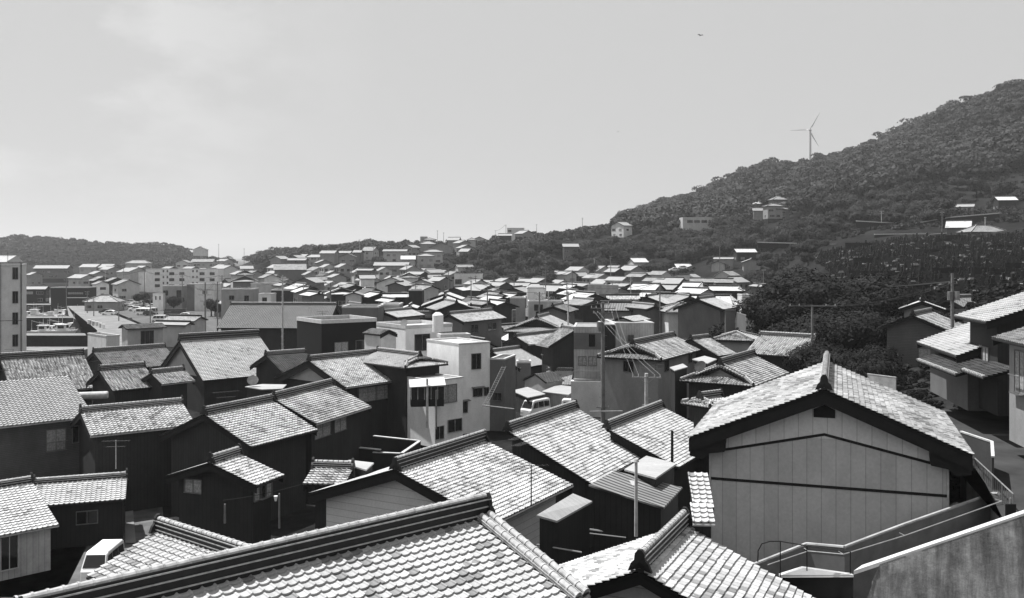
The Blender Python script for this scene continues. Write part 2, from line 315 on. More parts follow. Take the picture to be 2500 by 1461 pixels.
def ridge_run(mb, p0, p1, w=.22, h=.3, seg=.27, lod=0, r=.10):
    p0, p1 = np.asarray(p0, float), np.asarray(p1, float); d = p1-p0; L = np.linalg.norm(d); d = d/L
    a = unit(np.cross(d, (0, 0, 1))); up = np.cross(a, d)
    if up[2] < 0: up = -up
    mb.obox(p0-a*w/2-up*.05, d*L, a*w, up*(h+.05), 0)
    if lod <= 1:
        for k, q in enumerate([.12, .5, .86] if h > .25 else [.3, .8]): mb.obox(p0-a*(w/2+.03)+up*(h*q-.015), d*L, a*(w+.06), up*.03, 1)
        n = max(1, int(L/seg)); s = L/n
        for i in range(n):
            mb.tube(p0+d*s*i+up*(h-.01), p0+d*s*(i+.86)+up*(h-.01), r, r*.93, n=6 if lod == 0 else 4, m=1, half=True, cap=lod == 0)
            if lod == 0: mb.tube(p0+d*s*(i+.84)+up*(h-.01), p0+d*s*(i+1.0)+up*(h-.01), r*1.12, r*1.16, n=6, m=1, half=True)
    else: mb.obox(p0-a*w*.4+up*h, d*L, a*w*.8, up*.08, 1)
def onigawara(mb, p, d, s=.5):
    a = unit(np.cross(d, (0, 0, 1))); z = V3(0, 0, 1)
    pts = [(-.75,-.35),(-.55,.15),(-.35,.35),(-.3,.75),(-.12,1.0),(.12,1.0),(.3,.75),(.35,.35),(.55,.15),(.75,-.35),(.4,-.25),(0,-.1),(-.4,-.25)]
    poly = [p+a*x*s+z*y*s-d*.02 for x, y in pts]
    c = p+z*.3*s; P = [c]+poly; f = [[0, 1+i, 1+(i+1) % len(poly)] for i in range(len(poly))]
    for off in (0, -.12): mb.add(np.array(P)+d*off, f, 0)
    for i in range(len(poly)):
        q0, q1 = poly[i], poly[(i+1) % len(poly)]; mb.add([q0, q1, q1-d*.12, q0-d*.12], [[0, 1, 2, 3]], 0)
    mb.tube(p+z*.45*s-d*.1, p+z*.45*s-d*.22, .14*s, n=8, m=1)

WCACHE = {}
def window_at(parent, o, u, n, w, h, style='d', lod=1):
    """o: lower left corner on the wall, u along the wall, n outward"""
    z = V3(0, 0, 1); key = (round(w, 2), round(h, 2), style, lod)
    e = 'window'
    if key not in WCACHE:
        f = MB(); t = .05 if lod < 2 else .07; U, Nn = V3(1, 0, 0), V3(0, -1, 0)
        def bar(x0, x1, z0, z1, d=.06): f.obox((x0, 0, z0), (x1-x0, 0, 0), (0, -d, 0), (0, 0, z1-z0))
        bar(0, w, 0, t, .09); bar(0, w, h-t, h); bar(0, t, t, h-t); bar(w-t, w, t, h-t)
        if lod < 3:
            for q in range(1, max(2, round(w/.9))): c = w*q/max(2, round(w/.9)); bar(c-t*.4, c+t*.4, t, h-t, .05)
            if 'g' in style: bar(t, w-t, h*.65, h*.65+.03, .05)
            if 'b' in style:
                for q in np.arange(.1, w-.05, .13): f.obox((q, -.28, .0), (.02, 0, 0), (0, -.02, 0), (0, 0, h*.42))
                f.obox((0, -.29, h*.42), (w, 0, 0), (0, -.04, 0), (0, 0, .04)); f.obox((0, -.29, -.02), (w, 0, 0), (0, .29, 0), (0, 0, .04))
            if 'h' in style: f.obox((-.15, 0, h+.1), (w+.3, 0, 0), (0, -.4, -.08), (0, 0, .05))
        g = MB(); g.obox((t, -.002, t), (w-2*t, 0, 0), (0, -.018, 0), (0, 0, h-2*t))
        fo = f.build('window', MATS['framelight' if 'l' in style else 'frame'], smooth=False); po = g.build('pane', MATS['curtain' if 'c' in style else 'glass'])
        WCACHE[key] = (fo.data, po.data); bpy.data.objects.remove(fo); bpy.data.objects.remove(po)
    a, b = WCACHE[key]
    fo = bpy.data.objects.new('window', a); po = bpy.data.objects.new('pane', b)
    for q in (fo, po): scene.collection.objects.link(q)
    fo.parent = parent; po.parent = fo; fo.location = tuple(o); fo.rotation_euler = (0, 0, atan2(u[1], u[0]))
    return fo

HOUSES = []
def antenna_part(parent, p, h=1.8, m='pole'):
    g = MB(); p = V3(*p); g.tube(p, p+V3(0, 0, h), .02, n=5); a = V3(1, .3, 0)*.55
    g.tube(p+V3(0, 0, h-.1)-a, p+V3(0, 0, h-.1)+a, .012, n=4)
    for k in np.linspace(-1, 1, 7): q = p+V3(0, 0, h-.1)+a*k; b = V3(-.3, 1, 0)*(.28-.05*k); g.tube(q-b, q+b, .008, n=4)
    a2 = V3(.6, -.2, 0)*.5; g.tube(p+V3(0, 0, h-.5)-a2, p+V3(0, 0, h-.5)+a2, .012, n=4)
    g.build('antenna', MATS[m], parent)
def house(P, Q, n, w, p, lod=1, roof='tB', wall='wall_m', zg=None, name='tiled_roof_house', both=False, irA=None, irB=None, hipA=False, hipB=False,
          barge=True, scallop=False, wins=(), go=.45, eo=.6, rh=None, ridge=True, label=None, cat='house', auto=None, verge=0, gwall=None, soff=.14,
          ant=0, shed=False, onesided=False, curve=0, minh=2.4, auto_wins=0, group=None, kback=None):
    P, Q = np.asarray(P, float), np.asarray(Q, float); r = Q-P; L = hypot(r[0], r[1]); r = V3(r[0]/L, r[1]/L, 0)
    yl = V3(-r[1], r[0], 0); s = 1 if np.dot(n, yl) > 0 else -1; c = (P+Q)/2
    dA = w if hipA else ((1-irA)*w if irA else 0); mA = 0 if hipA else (irA or 1)
    dB = w if hipB else ((1-irB)*w if irB else 0); mB = 0 if hipB else (irB or 1)
    base = c+yl*0; zlow = min(tz(*(c+r*a*L/2+yl*b*w)[:2]) for a in (-1, 1) for b in (-1, 1))
    ez = P[2]-w*p; plinth = 0
    if zg is None:
        zg = zlow
        if ez-zlow > 6.2 and P[1] > 200: plinth = ez-6.0-zlow; zg = ez-6.0
    zg = min(zg, ez-minh); zr = P[2]-zg
    root = empty(name, (c[0], c[1], zg), atan2(r[1], r[0])); x0, x1 = -L/2, L/2
    tag(root, label, cat, group or 'houses of the fishing town', auto=auto)
    cs = 1/math.sqrt(1+p*p); rm, sm_, oz = MATS[roof], MATS['soffit'], V3(0, 0, zr)
    mb = MB(); K = {0: 7, 1: 4}.get(lod, 3)
    sides = [s] if (shed or onesided) else [s, -s]
    for sd in sides:
        V = V3(0, sd*cs, -p*cs); Nn = V3(0, sd*p*cs, cs); Lv = w/cs
        poly = [(x0, 0), (x1, 0)] + ([(x1, mB)] if 0 < mB < 1 else []) + [(x1+dB, 1), (x0-dA, 1)] + ([(x0, mA)] if 0 < mA < 1 else [])
        P3 = [oz+V3(a, 0, 0)+V*(b*Lv) for a, b in poly]
        if lod <= 1 and (sd == s or both):
            O = oz+V3(x0-dA, 0, 0); W = L+dA+dB
            def clip(u, v, dA=dA, dB=dB, mA=mA, mB=mB, W=W, Lv=Lv):
                q = v/Lv; la = dA*(1-max(0, (q-mA)/(1-mA)) if mA < 1 else 1) if dA else 0; lb = dB*(1-max(0, (q-mB)/(1-mB)) if mB < 1 else 1) if dB else 0
                return (u >= la-.06) & (u <= W-lb+.06)
            tiles(mb, O, V3(1, 0, 0), V, Nn, W, Lv, 0, K, clip, u0=random.randint(0, 999))
        else:
            uv = [(a/.27, b*Lv/.235) for a, b in poly]; k = len(P3); top = [q+Nn*.05 for q in P3]
            for i in range(1, k-1): mb.add([top[0], top[i], top[i+1]] if sd < 0 else [top[0], top[i+1], top[i]], [[0, 1, 2]], 0, [uv[0], uv[i], uv[i+1]] if sd < 0 else [uv[0], uv[i+1], uv[i]])
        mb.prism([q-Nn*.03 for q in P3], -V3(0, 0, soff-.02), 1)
    for end, d_, m_ in ((-1, dA, mA), (1, dB, mB)):
        if d_ <= 0: continue
        xe = x0 if end < 0 else x1; Lv = d_/cs*1.0; V = unit(V3(end, 0, -p)); Nn = unit(V3(end*p, 0, 1)); z0 = zr-w*m_*p
        O = V3(xe, -w, z0); T = [V3(xe, -w*m_, z0), V3(xe, w*m_, z0), V3(xe+end*d_, w, z0-d_*p), V3(xe+end*d_, -w, z0-d_*p)]
        if lod <= 1:
            tiles(mb, O, V3(0, 1, 0), V, Nn, 2*w, Lv, 0, K, lambda u, v, m_=m_, Lv=Lv: abs(u-w) <= w*(m_+(1-m_)*v/Lv)+.06, u0=random.randint(0, 999))
        else:
            t4 = [q+Nn*.05 for q in T]; uv = [(-w*m_/.27, 0), (w*m_/.27, 0), (w/.27, Lv/.235), (-w/.27, Lv/.235)]
            mb.add(t4 if end > 0 else t4[::-1], [[0, 3, 2, 1]] if end > 0 else [[0, 3, 2, 1]], 0, uv if end > 0 else uv[::-1])
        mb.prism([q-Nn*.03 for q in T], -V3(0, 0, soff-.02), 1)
    ro = mb.build('roof', [rm, sm_], root)
    RM = [MATS['ridge'], MATS['ridgelight']]
    if ridge:
        rb = MB(); hh = rh or {0: .32, 1: .3}.get(lod, .28); zt = zr+.03
        if not shed or ridge == 'shed':
            ridge_run(rb, (x0-.03, 0, zt), (x1+.03, 0, zt), .24, hh, lod=lod)
            if lod <= 1:
                for e_, xx in ((-1, x0), (1, x1)): onigawara(rb, V3(xx+e_*.05, 0, zt+.1), V3(e_, 0, 0), .42+.3*(hh-.3))
        for end, d_, m_ in ((-1, dA, mA), (1, dB, mB)):
            xe = x0 if end < 0 else x1
            for sd in (-1, 1):
                if d_ > 0: ridge_run(rb, (xe, sd*w*m_, zr-w*m_*p+.04), (xe+end*d_*.98, sd*w*.98, zr-w*p*.98+.05), .2, .16, lod=max(lod, 1) if lod < 2 else 2, r=.08)
                if 0 < m_ < 1: ridge_run(rb, (xe-end*.25, sd*.1, zr-.0), (xe-end*.25, sd*w*m_, zr-w*m_*p+.04), .18, .14, lod=max(lod, 1) if lod < 2 else 2, r=.08)
        for end in (-1, 1):         # rows of round tiles down the verges
            if verge and not (dA if end < 0 else dB):
                xe = x0 if end < 0 else x1
                for sd in (-1, 1):
                    for k in range(verge): ridge_run(rb, (xe-end*(.1+.26*k), sd*.15, zr+.0), (xe-end*(.1+.26*k), sd*(w-.05), zr-(w-.05)*p+.02), .2, .10+.03*(k == 0), seg=.3, lod=lod, r=.095)
        if scallop:
            for end in ((-1,) if scallop == 1 else (-1, 1)):
                xe = x0 if end < 0 else x1; mm_ = mA if end < 0 else mB
                for sd in (-1, 1):
                    k = int(w*mm_/cs/.27)
                    for i in range(k):
                        a = (i+.5)*.27*cs; rb.tube((xe-end*.35, sd*a, zr-a*p+.02), (xe+end*.12, sd*a, zr-a*p-.04), .10, .115, n=6, m=1)
        rb.build('ridge', RM, ro)
    # walls
    wb = MB(); yi = w-eo; ex0, ex1 = x0-dA+(go if not dA else eo), x1+dB-(go if not dB else eo); ze = zr-(w)*p+eo*p-soff-.02
    if dA or dB: ze = min(ze, zr-w*p+eo*p-soff-.02)
    y0_, y1_ = (-yi, yi)
    if shed: y0_, y1_ = (min(s*yi, s*.1), max(s*yi, s*.1))
    g0, g1 = ('wall' , 'wall')
    def uvq(a, b, c_, d): return [a, b, c_, d]
    def wq(A, B, z0=0., z1=None, m_=0):
        z1 = ze if z1 is None else z1; l = hypot(B[0]-A[0], B[1]-A[1])
        wb.add([(A[0], A[1], z0), (B[0], B[1], z0), (B[0], B[1], z1), (A[0], A[1], z1)], [[0, 1, 2, 3]], m_, [(0, z0), (l, z0), (l, z1), (0, z1)])
    wq((ex0, y0_), (ex1, y0_)); wq((ex1, y0_), (ex1, y1_)); wq((ex1, y1_), (ex0, y1_)); wq((ex0, y1_), (ex0, y0_))
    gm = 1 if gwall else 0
    for end, d_, m_ in ((-1, dA, mA), (1, dB, mB)):
        if d_ > 0 and m_ == 0: continue
        xe = (x0+go) if end < 0 else (x1-go); half = yi if d_ == 0 else w*m_-.15
        zt_ = zr-soff-.03; zb = zt_-half*p if not d_ else zt_-half*p
        if shed: zb_ = ze; wb.add([(xe, s*.1, ze), (xe, s*half, ze), (xe, s*.1, zt_-.1*p)], [[0, 1, 2]], 0, [(0, ze), (half, ze), (0, zt_)]); continue
        T = [(xe, -half, zb), (xe, half, zb), (xe, 0, zt_)]
        if d_ == 0 and zb > ze+.01: pass
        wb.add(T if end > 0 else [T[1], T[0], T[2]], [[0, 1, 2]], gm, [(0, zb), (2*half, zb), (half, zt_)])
    if shed: wq((ex1, s*.1), (ex0, s*.1), ze, zr-soff-.03-.1*p)
    wb.build('wall', [MATS[wall], MATS[gwall or wall]], root)
    if plinth:
        pb = MB(); pb.box(ex0-.1, ex1+.1, y0_-.1, y1_+.1, -plinth-1, -.01); pb.build('foundation', MATS['stonewall'], root)
    if barge and lod <= 1 and not shed:
        for end, d_, m_ in ((-1, dA, mA), (1, dB, mB)):
            if m_ == 0: continue
            bb = MB(); xe = x0 if end < 0 else x1; hb = .34 if barge is True else barge
            for sd in (-1, 1):
                V = V3(0, sd*cs, -p*cs)
                bb.obox(V3(xe-end*.02, 0, zr-.06), V*(w*m_/cs), V3(-end*.06, 0, 0), V3(0, 0, -hb))
            bb.build('bargeboard', MATS['barge'], root)
    if lod <= 1:
        gb = MB(); y = s*(w+.02); gb.tube((x0-dA, y, zr-w*p-.08), (x1+dB, y, zr-w*p-.08), .055, n=5); gb.build('gutter', MATS['metal'] if random.random() < .3 else MATS['barge'], root)
    wl = list(wins)
    if auto_wins:
        W_, D_ = ex1-ex0, 2*yi; storeys = 2 if ze > 4.6 else 1
        for st in range(storeys):
            zt_ = .8+(2.6*st)
            if zt_+1.1 > ze: continue
            for f_, wid in (('F', W_), ('A', D_), ('K', W_) if False else ('B', D_)):
                k = max(1, int(wid/3.2))
                for i in range(k):
                    if random.random() < auto_wins: wl.append((f_, (i+.5)/k+random.uniform(-.06, .06), ze-zt_-1.1 if f_ == 'F' else ze-zt_-1.1, random.choice((1.2, 1.7, 1.7, 2.4)) if wid > 4 else 1.1, 1.1, random.choice(('d', 'dl', 'dl', 'cg'))))
    for f_, fr, up, ww, hh_, st in wl:      # up: metres below the eave line of the window's top
        zb = ze-up-hh_
        if zb < .2: continue
        if f_ == 'F': a, b, nn = ((ex0, s*yi), (ex1, s*yi), V3(0, s, 0))
        elif f_ == 'K': a, b, nn = ((ex0, -s*yi), (ex1, -s*yi), V3(0, -s, 0))
        elif f_ == 'A': a, b, nn = ((ex0, yi), (ex0, -yi), V3(-1, 0, 0))
        else: a, b, nn = ((ex1, -yi), (ex1, yi), V3(1, 0, 0))
        if nn[1] > .5: a, b = (b, a) if a[0] < b[0] else (a, b)
        a, b = np.array(a), np.array(b); l = np.linalg.norm(b-a); u = (b-a)/l; q = a+u*(l*fr-ww/2)
        window_at(root, V3(q[0], q[1], zb)+nn*.005, V3(u[0], u[1], 0), nn, ww, hh_, st, lod)
    for i in range(ant): antenna_part(root, (random.uniform(-.3, .3)*L, 0, zr+.2), random.uniform(1.5, 2.4))
    HOUSES.append((c[0], c[1], max(L/2, 2)+max(dA, dB), w, atan2(r[1], r[0])))
    root['_p'] = 1; return root

def solve(A, B, C, end, YA, p=None, hi=.6):
    P = at(*A, YA); z = P[2]; Q = at(*B, (CH-z)*F/(B[1]-HY)); r = Q-P; L = hypot(r[0], r[1]); r = V3(r[0], r[1], 0)/L
    E = P if end == 'A' else Q; d = V3((C[0]-CX)/F, 1, -(C[1]-HY)/F); cm_ = V3(0, 0, CH)
    t = ((E-cm_)@r)/(d@r); v = cm_+d*t-E; w = hypot(v[0], v[1]); ph0 = atan2(v[1], v[0]); p1 = -v[2]/w
    if p is None: p = min(hi, max(.42, p1))
    if abs(p-p1) < .01: return P, Q, V3(v[0], v[1], 0)/w, w, p
    cx, cy = (C[0]-CX)/F, (C[1]-HY)/F; best = None
    for ph in np.linspace(-pi, pi, 7201):
        den = p-cy*sin(ph)
        if abs(den) < 1e-4: continue
        w_ = (cy*E[1]-(CH-z))/den
        if not .8 < w_ < 14: continue
        err = abs(E[0]+w_*cos(ph)-cx*(E[1]+w_*sin(ph))); dp = abs((ph-ph0+pi) % (2*pi)-pi)
        sc = err*5+dp*.15
        if best is None or sc < best[0]: best = (sc, ph, w_)
    _, ph, w = best; n = V3(cos(ph), sin(ph), 0); r2 = V3(-n[1], n[0], 0)
    if r2@r < 0: r2 = -r2
    O_ = B if end == 'A' else A; u = (O_[0]-CX)/F; rr = r2 if end == 'A' else -r2
    l = (u*E[1]-E[0])/(rr[0]-u*rr[1]); l = l if 1.5 < l < 30 else L
    O2 = E+rr*l
    return (E, O2, n, w, p) if end == 'A' else (O2, E, n, w, p)
def H(A, B, C, end, YA, p=None, **k):      # A and B are read off the top of the ridge, so the roof itself starts a ridge height lower
    rh = (k.get('rh') or (.32 if k.get('lod', 1) == 0 else .3))+.08 if k.get('ridge', True) else 0
    P, Q, n, w, pp = solve(A, B, C, end, YA, None if p is None else p+rh/4.5, hi=.7)
    pn = max(.3, pp-rh/w); d = V3(0, 0, rh); return house(P-d, Q-d, n, w, pn, **k)
def from_eave(E1, E2, Y1, w, p, **k):      # near and far eave corners; the slope faces away from the ridge
    a = at(*E1, Y1); b = at(*E2, (CH-a[2])*F/(E2[1]-HY)); r = unit(V3(b[0]-a[0], b[1]-a[1], 0)); n = V3(-r[1], r[0], 0)
    if n[0] > 0: n = -n
    up = -n*w+V3(0, 0, w*p); return house(a+up, b+up, n, w, p, **k)
def far(Ax, Ay, Bx, th, drop, Y=None, roof='tB', wall='wall_m', p=.46, lod=2, wv=None, **k):
    """A: ridge end nearer the camera; th: heading of the ridge (degrees from +X); drop: photo pixels from ridge to eave"""
    if Y is None: Y = float(np.interp(Ay, [640,650,660,670,680,690,705,720,740,760,780], [500,470,440,410,380,350,300,250,205,172,150]))
    P = at(Ax, Ay, Y); t = radians(th); r = V3(cos(t), sin(t), 0); u = (Bx-CX)/F
    den = r[0]-u*r[1]; l = (u*P[1]-P[0])/den if abs(den) > .05 else 8; l = min(22, l) if 5 < l else 7.5
    n = V3(cos(t+pi/2), sin(t+pi/2), 0); n = n if n[1] < 0 else -n
    if abs(n[1]) < .05: n = V3(-1, 0, 0)*0+n
    w = 3.5
    for _ in range(20): w = max(1.5, min(8, drop/(F*(((CH-P[2]+p*w)/(P[1]+n[1]*w))-(CH-P[2])/P[1])+1e-6)*w))
    d = V3(0, 0, (k.get('rh') or .28)+.06); return house(P-d, P-d+r*l, n, w, max(.3, p-d[2]/w), lod=lod, roof=roof, wall=wall, **k)
def hipped(xl, xr, yt, ye, Y, th=0, roof='tM', wall='wall_g', **k):
    W = (xr-xl)*Y/F; w = min(W/2*.95, 4.2 if W > 9 else W/2*.9); t = radians(th); r = V3(cos(t), sin(t), 0)
    c = at((xl+xr)/2, yt, Y); L = max(.6, (W-1.2*w)/(abs(cos(t))+.01)-w*.8); L = max(.6, W-2*w)
    n = V3(r[1], -r[0], 0); n = n if n[1] < 0 else -n
    p = min(.5, max(.25, (ye-yt)*Y/F/w*.8)); return house(c-r*L/2, c+r*L/2, n, w, p, hipA=True, hipB=True, roof=roof, wall=wall, lod=k.pop('lod', 2), **k)

# ---------------------------------------------------------------- the near houses (photo positions of ridge ends and eave corner give place, size and pitch)
house_ = H
H((1190,1205),(40,1461),(1440,1461),'A',24.7, lod=0, roof='tF', wall='wall_d', rh=.5, verge=2, both=False, barge=.4, label='large pale wave-tiled roof with tall black ridge filling the bottom centre foreground', name='tiled_roof_house')
H((700,1303),(385,1262),(215,1405),'B',31, p=.45, lod=0, roof='tF', wall='wall_d', rh=.4, label='pale tiled roof corner with black layered ridge beside the parked white van')
H((1562,1350),(1668,1248),(1704,1461),'A',26, p=.5, lod=0, roof='tG', wall='wall_m', rh=.42, both=True, label='small gabled roof with speckled tiles and thick ridge ending in an ornament, below the big panelled gable',
  name='tiled_roof_house', wins=()) if False else None
P_ = at(1562,1350,26)-V3(0,0,.5); S_ = [P_, P_+V3(.42,.907,0)*4.9, V3(.907,-.42,0), 8.0, .44]
house(*S_, lod=0, roof='tG', wall='wall_sid', rh=.42, both=True, go=.75, label='gabled roof with speckled tiles and thick ornament-ended ridge, in front of the big panelled gable')
S_ = list(solve((2012,918),(2019,857),(2375,1112),'A',38)); S_[4] -= .55/S_[3]; S_[0] = S_[0]-V3(0,0,.55); S_[1] = S_[1]-V3(0,0,.55); w3 = list(S_); n3 = house(*S_, lod=0, roof='tX', wall='wall_panel', gwall='wall_panel_top', rh=.45, both=True, go=.75, eo=.75, barge=.55, zg=3.2,
  label='tall house with broad grey panelled gable wall, black bargeboards and dark chevron trim')
HN = dict(lod=0, both=False)
H((1238,1032),(1405,978),(1444,1182),'A',56, lod=0, shed=True, ridge='shed', roof='tG', wall='wall_d', rh=.42, label='tiled roof with long black layered ridge just left of the grey metal shed roof', ant=0)
H((1480,1028),(1615,977),(1655,1142),'A',61, shed=True, ridge='shed', lod=0, roof='tG', wall='wall_d', rh=.42, label='tiled roof running under the left eave of the big panelled gable house')
H((964,1118),(1182,1050),(1398,1184),'B',45, lod=0, roof='tG', wall='wall_sid', rh=.5, barge=.45, eo=.7, go=.6, label='broad tiled roof over a pale lap-sided gable in the centre foreground')
H((863,1136),(764,1124),(740,1181),'B',50, p=.5, lod=1, roof='tG', wall='wall_d', minh=2, label='tiny low tiled roof beside the lap-sided gable')
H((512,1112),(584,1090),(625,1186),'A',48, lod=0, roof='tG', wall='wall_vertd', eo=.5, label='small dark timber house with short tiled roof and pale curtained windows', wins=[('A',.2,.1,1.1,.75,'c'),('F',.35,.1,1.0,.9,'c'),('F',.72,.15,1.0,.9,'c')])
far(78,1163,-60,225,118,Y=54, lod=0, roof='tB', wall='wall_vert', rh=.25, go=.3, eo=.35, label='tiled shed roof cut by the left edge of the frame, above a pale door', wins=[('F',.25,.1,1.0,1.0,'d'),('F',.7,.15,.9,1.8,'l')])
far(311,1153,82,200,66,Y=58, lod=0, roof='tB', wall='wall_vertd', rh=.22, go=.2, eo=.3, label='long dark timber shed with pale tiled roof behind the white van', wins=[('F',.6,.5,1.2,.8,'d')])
H((497,994),(665,962),(612,1092),'A',60, lod=1, roof='tG', wall='wall_d', rh=.4, label='wide tiled roof over dark timber walls, left half of the stepped pair')
H((667,958),(810,924),(771,1036),'A',66, lod=1, roof='tX', wall='wall_d', rh=.4, label='paler stained tiled roof, right half of the stepped pair', wins=[('F',.2,.3,2.2,1.1,'cg'),('F',.55,.3,1.8,1.1,'cg')])
H((445,966),(195,993),(220,1065),'B',68, p=.45, lod=1, roof='tG', wall='wall_d', rh=.3, label='low tiled roof on dark walls beside the smooth-tiled balcony house')
H((164,918),(-100,937),(229,1017),'A',70, p=.42, lod=1, roof='tFlat', wall='wall_brick', rh=.1, ridge=False, label='house with smooth flat tiles and brick-faced wall at the left edge',
  wins=[('F',.94,.7,.9,1.2,'d'),('F',.70,.75,1.3,1.5,'cb')])
H((204,851),(0,868),(241,946),'A',96, p=.5, lod=1, roof='tS', wall='wall_d', rh=.5, label='bright streaky tiled roof with doubled ridge below the tall grey apartment block')
H((227,850),(403,840),(262,905),'A',112, p=.45, lod=1, roof='tM', wall='wall_d', rh=.4, label='darker tiled roof in front of the harbour shed')
H((241,892),(353,882),(275,955),'A',88, p=.5, lod=1, roof='tS', wall='wall_d', rh=.4, label='small bright streaked roof left of the big bright gabled roof')
H((448,894),(367,902),(476,930),'A',90, lod=1, roof='tS', wall='wall_d', label='low lean roof tucked against the big bright gabled roof')
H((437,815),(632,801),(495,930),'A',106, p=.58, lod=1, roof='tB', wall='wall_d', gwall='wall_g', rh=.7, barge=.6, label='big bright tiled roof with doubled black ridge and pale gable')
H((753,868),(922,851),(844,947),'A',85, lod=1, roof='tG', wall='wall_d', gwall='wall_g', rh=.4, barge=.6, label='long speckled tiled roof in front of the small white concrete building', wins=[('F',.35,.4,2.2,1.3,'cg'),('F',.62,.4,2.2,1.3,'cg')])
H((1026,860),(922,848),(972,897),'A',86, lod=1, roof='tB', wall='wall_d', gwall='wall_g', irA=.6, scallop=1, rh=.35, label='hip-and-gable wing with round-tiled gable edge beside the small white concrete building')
H((648,858),(745,853),(689,910),'A',95, p=.45, lod=1, roof='tD', wall='wall_d', label='dark tiled roof right of the big bright gabled roof')
H((563,738),(822,740),(529,801),'A',150, p=.5, lod=1, roof='tRib', wall='wall_d', rh=.35, barge=.5, name='warehouse', cat='warehouse', label='long warehouse with pale ribbed roof behind the black flat-roofed building')
H((1095,761),(1201,757),(1132,787),'A',132, p=.45, lod=1, roof='tG', wall='wall_M', label='speckled roof on dark two-storey house behind the white water tank', wins=[('F',.3,.6,1.8,1.2,'d'),('F',.75,.6,2.2,1.2,'d')])
H((1269,843),(1200,846),(1336,889),'A',118, p=.42, lod=1, roof='tFlat', wall='wall_M', label='very pale smooth roof just right of the small white concrete building')
H((1400,898),(1335,893),(1394,940),'A',112, p=.45, lod=1, roof='tB', wall='wall_d', label='bright low roof in front of the tall balcony house')
H((1305,913),(1348,908),(1334,935),'A',108, p=.45, lod=1, roof='tC', wall='wall_g', ridge=False, barge=False, eo=.15, go=.15, name='garden_shed', cat='shed', label='small shed with striped grey roof above the white vans')
H((1373,796),(1405,798),(1339,847),'B',114, p=.55, lod=1, roof='tX', wall='wall_d', label='badly streaked bright roof against the tall balcony house')
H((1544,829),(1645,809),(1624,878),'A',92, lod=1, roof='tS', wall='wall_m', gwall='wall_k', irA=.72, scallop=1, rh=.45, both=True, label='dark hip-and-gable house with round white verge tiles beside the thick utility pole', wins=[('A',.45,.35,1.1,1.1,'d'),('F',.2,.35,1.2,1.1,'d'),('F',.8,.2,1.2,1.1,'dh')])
H((1686,820),(1730,815),(1754,870),'A',100, lod=1, roof='tX', wall='wall_d', label='weathered grey roof between the round-verge house and the hipped roof')
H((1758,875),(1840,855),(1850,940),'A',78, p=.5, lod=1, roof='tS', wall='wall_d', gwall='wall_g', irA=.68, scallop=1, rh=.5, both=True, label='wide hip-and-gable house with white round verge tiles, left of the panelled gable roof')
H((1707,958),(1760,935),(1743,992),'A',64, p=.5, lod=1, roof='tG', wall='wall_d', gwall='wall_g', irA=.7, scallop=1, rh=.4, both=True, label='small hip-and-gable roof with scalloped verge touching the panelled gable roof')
H((1993,816),(1855,804),(1959,873),'A',95, p=.5, lod=1, roof='tG', wall='wall_d', rh=.35, label='tiled roof standing in front of the big dark trees')
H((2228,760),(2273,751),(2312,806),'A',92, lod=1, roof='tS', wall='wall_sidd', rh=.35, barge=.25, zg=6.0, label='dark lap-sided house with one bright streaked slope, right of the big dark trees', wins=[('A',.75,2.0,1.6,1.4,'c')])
H((2251,728),(2298,728),(2315,757),'A',108, p=.45, lod=1, roof='tB', wall='wall_m', label='small bright roof behind the dark lap-sided house')
H((2310,720),(2371,720),(2362,756),'A',112, p=.45, lod=1, roof='tM', wall='wall_d', label='grey tiled roof left of the transformer pole on the right')
H((2371,710),(2444,709),(2412,736),'A',118, p=.45, lod=1, roof='tB', wall='wall_d', label='pale roof just above the long dotted roof on the right')
H((2469,692),(2540,693),(2441,712),'A',125, p=.45, lod=1, roof='tG', wall='wall_d', label='topmost tiled roof at the right edge below the graveyard')
H((1310,770),(1340,762),(1234,808),'A',128, lod=1, roof='tB', wall='wall_d', irA=.7, scallop=1, both=True, label='hip-and-gable roof with round verge tiles behind the dark streaky roofs near the centre')
S_ = list(solve((1258,822),(1400,812),(1290,842),'A',118,.45)); house(*S_, lod=1, roof='tG', wall='wall_d', label='low dark-walled tiled roof in front of the central hip-and-gable roof')
for (x, y, Y, l_, w_, lb) in [(1684,1152,35,.62,1.7,'narrow strip of big pale roof tiles hugging the left corner of the panelled gable house'),(1690,1226,31,.6,.8,'short slanting tile strip below the narrow pale tile strip')]:
    P_ = at(x, y, Y); house(P_-V3(.1,.1,0), P_+V3(l_,-.15,0), V3(-.2,-.98,0), w_, .5, lod=0, roof='tB', wall='wall_d', ridge=False, go=.1, eo=.15, shed=True, zg=1.5, label=lb)
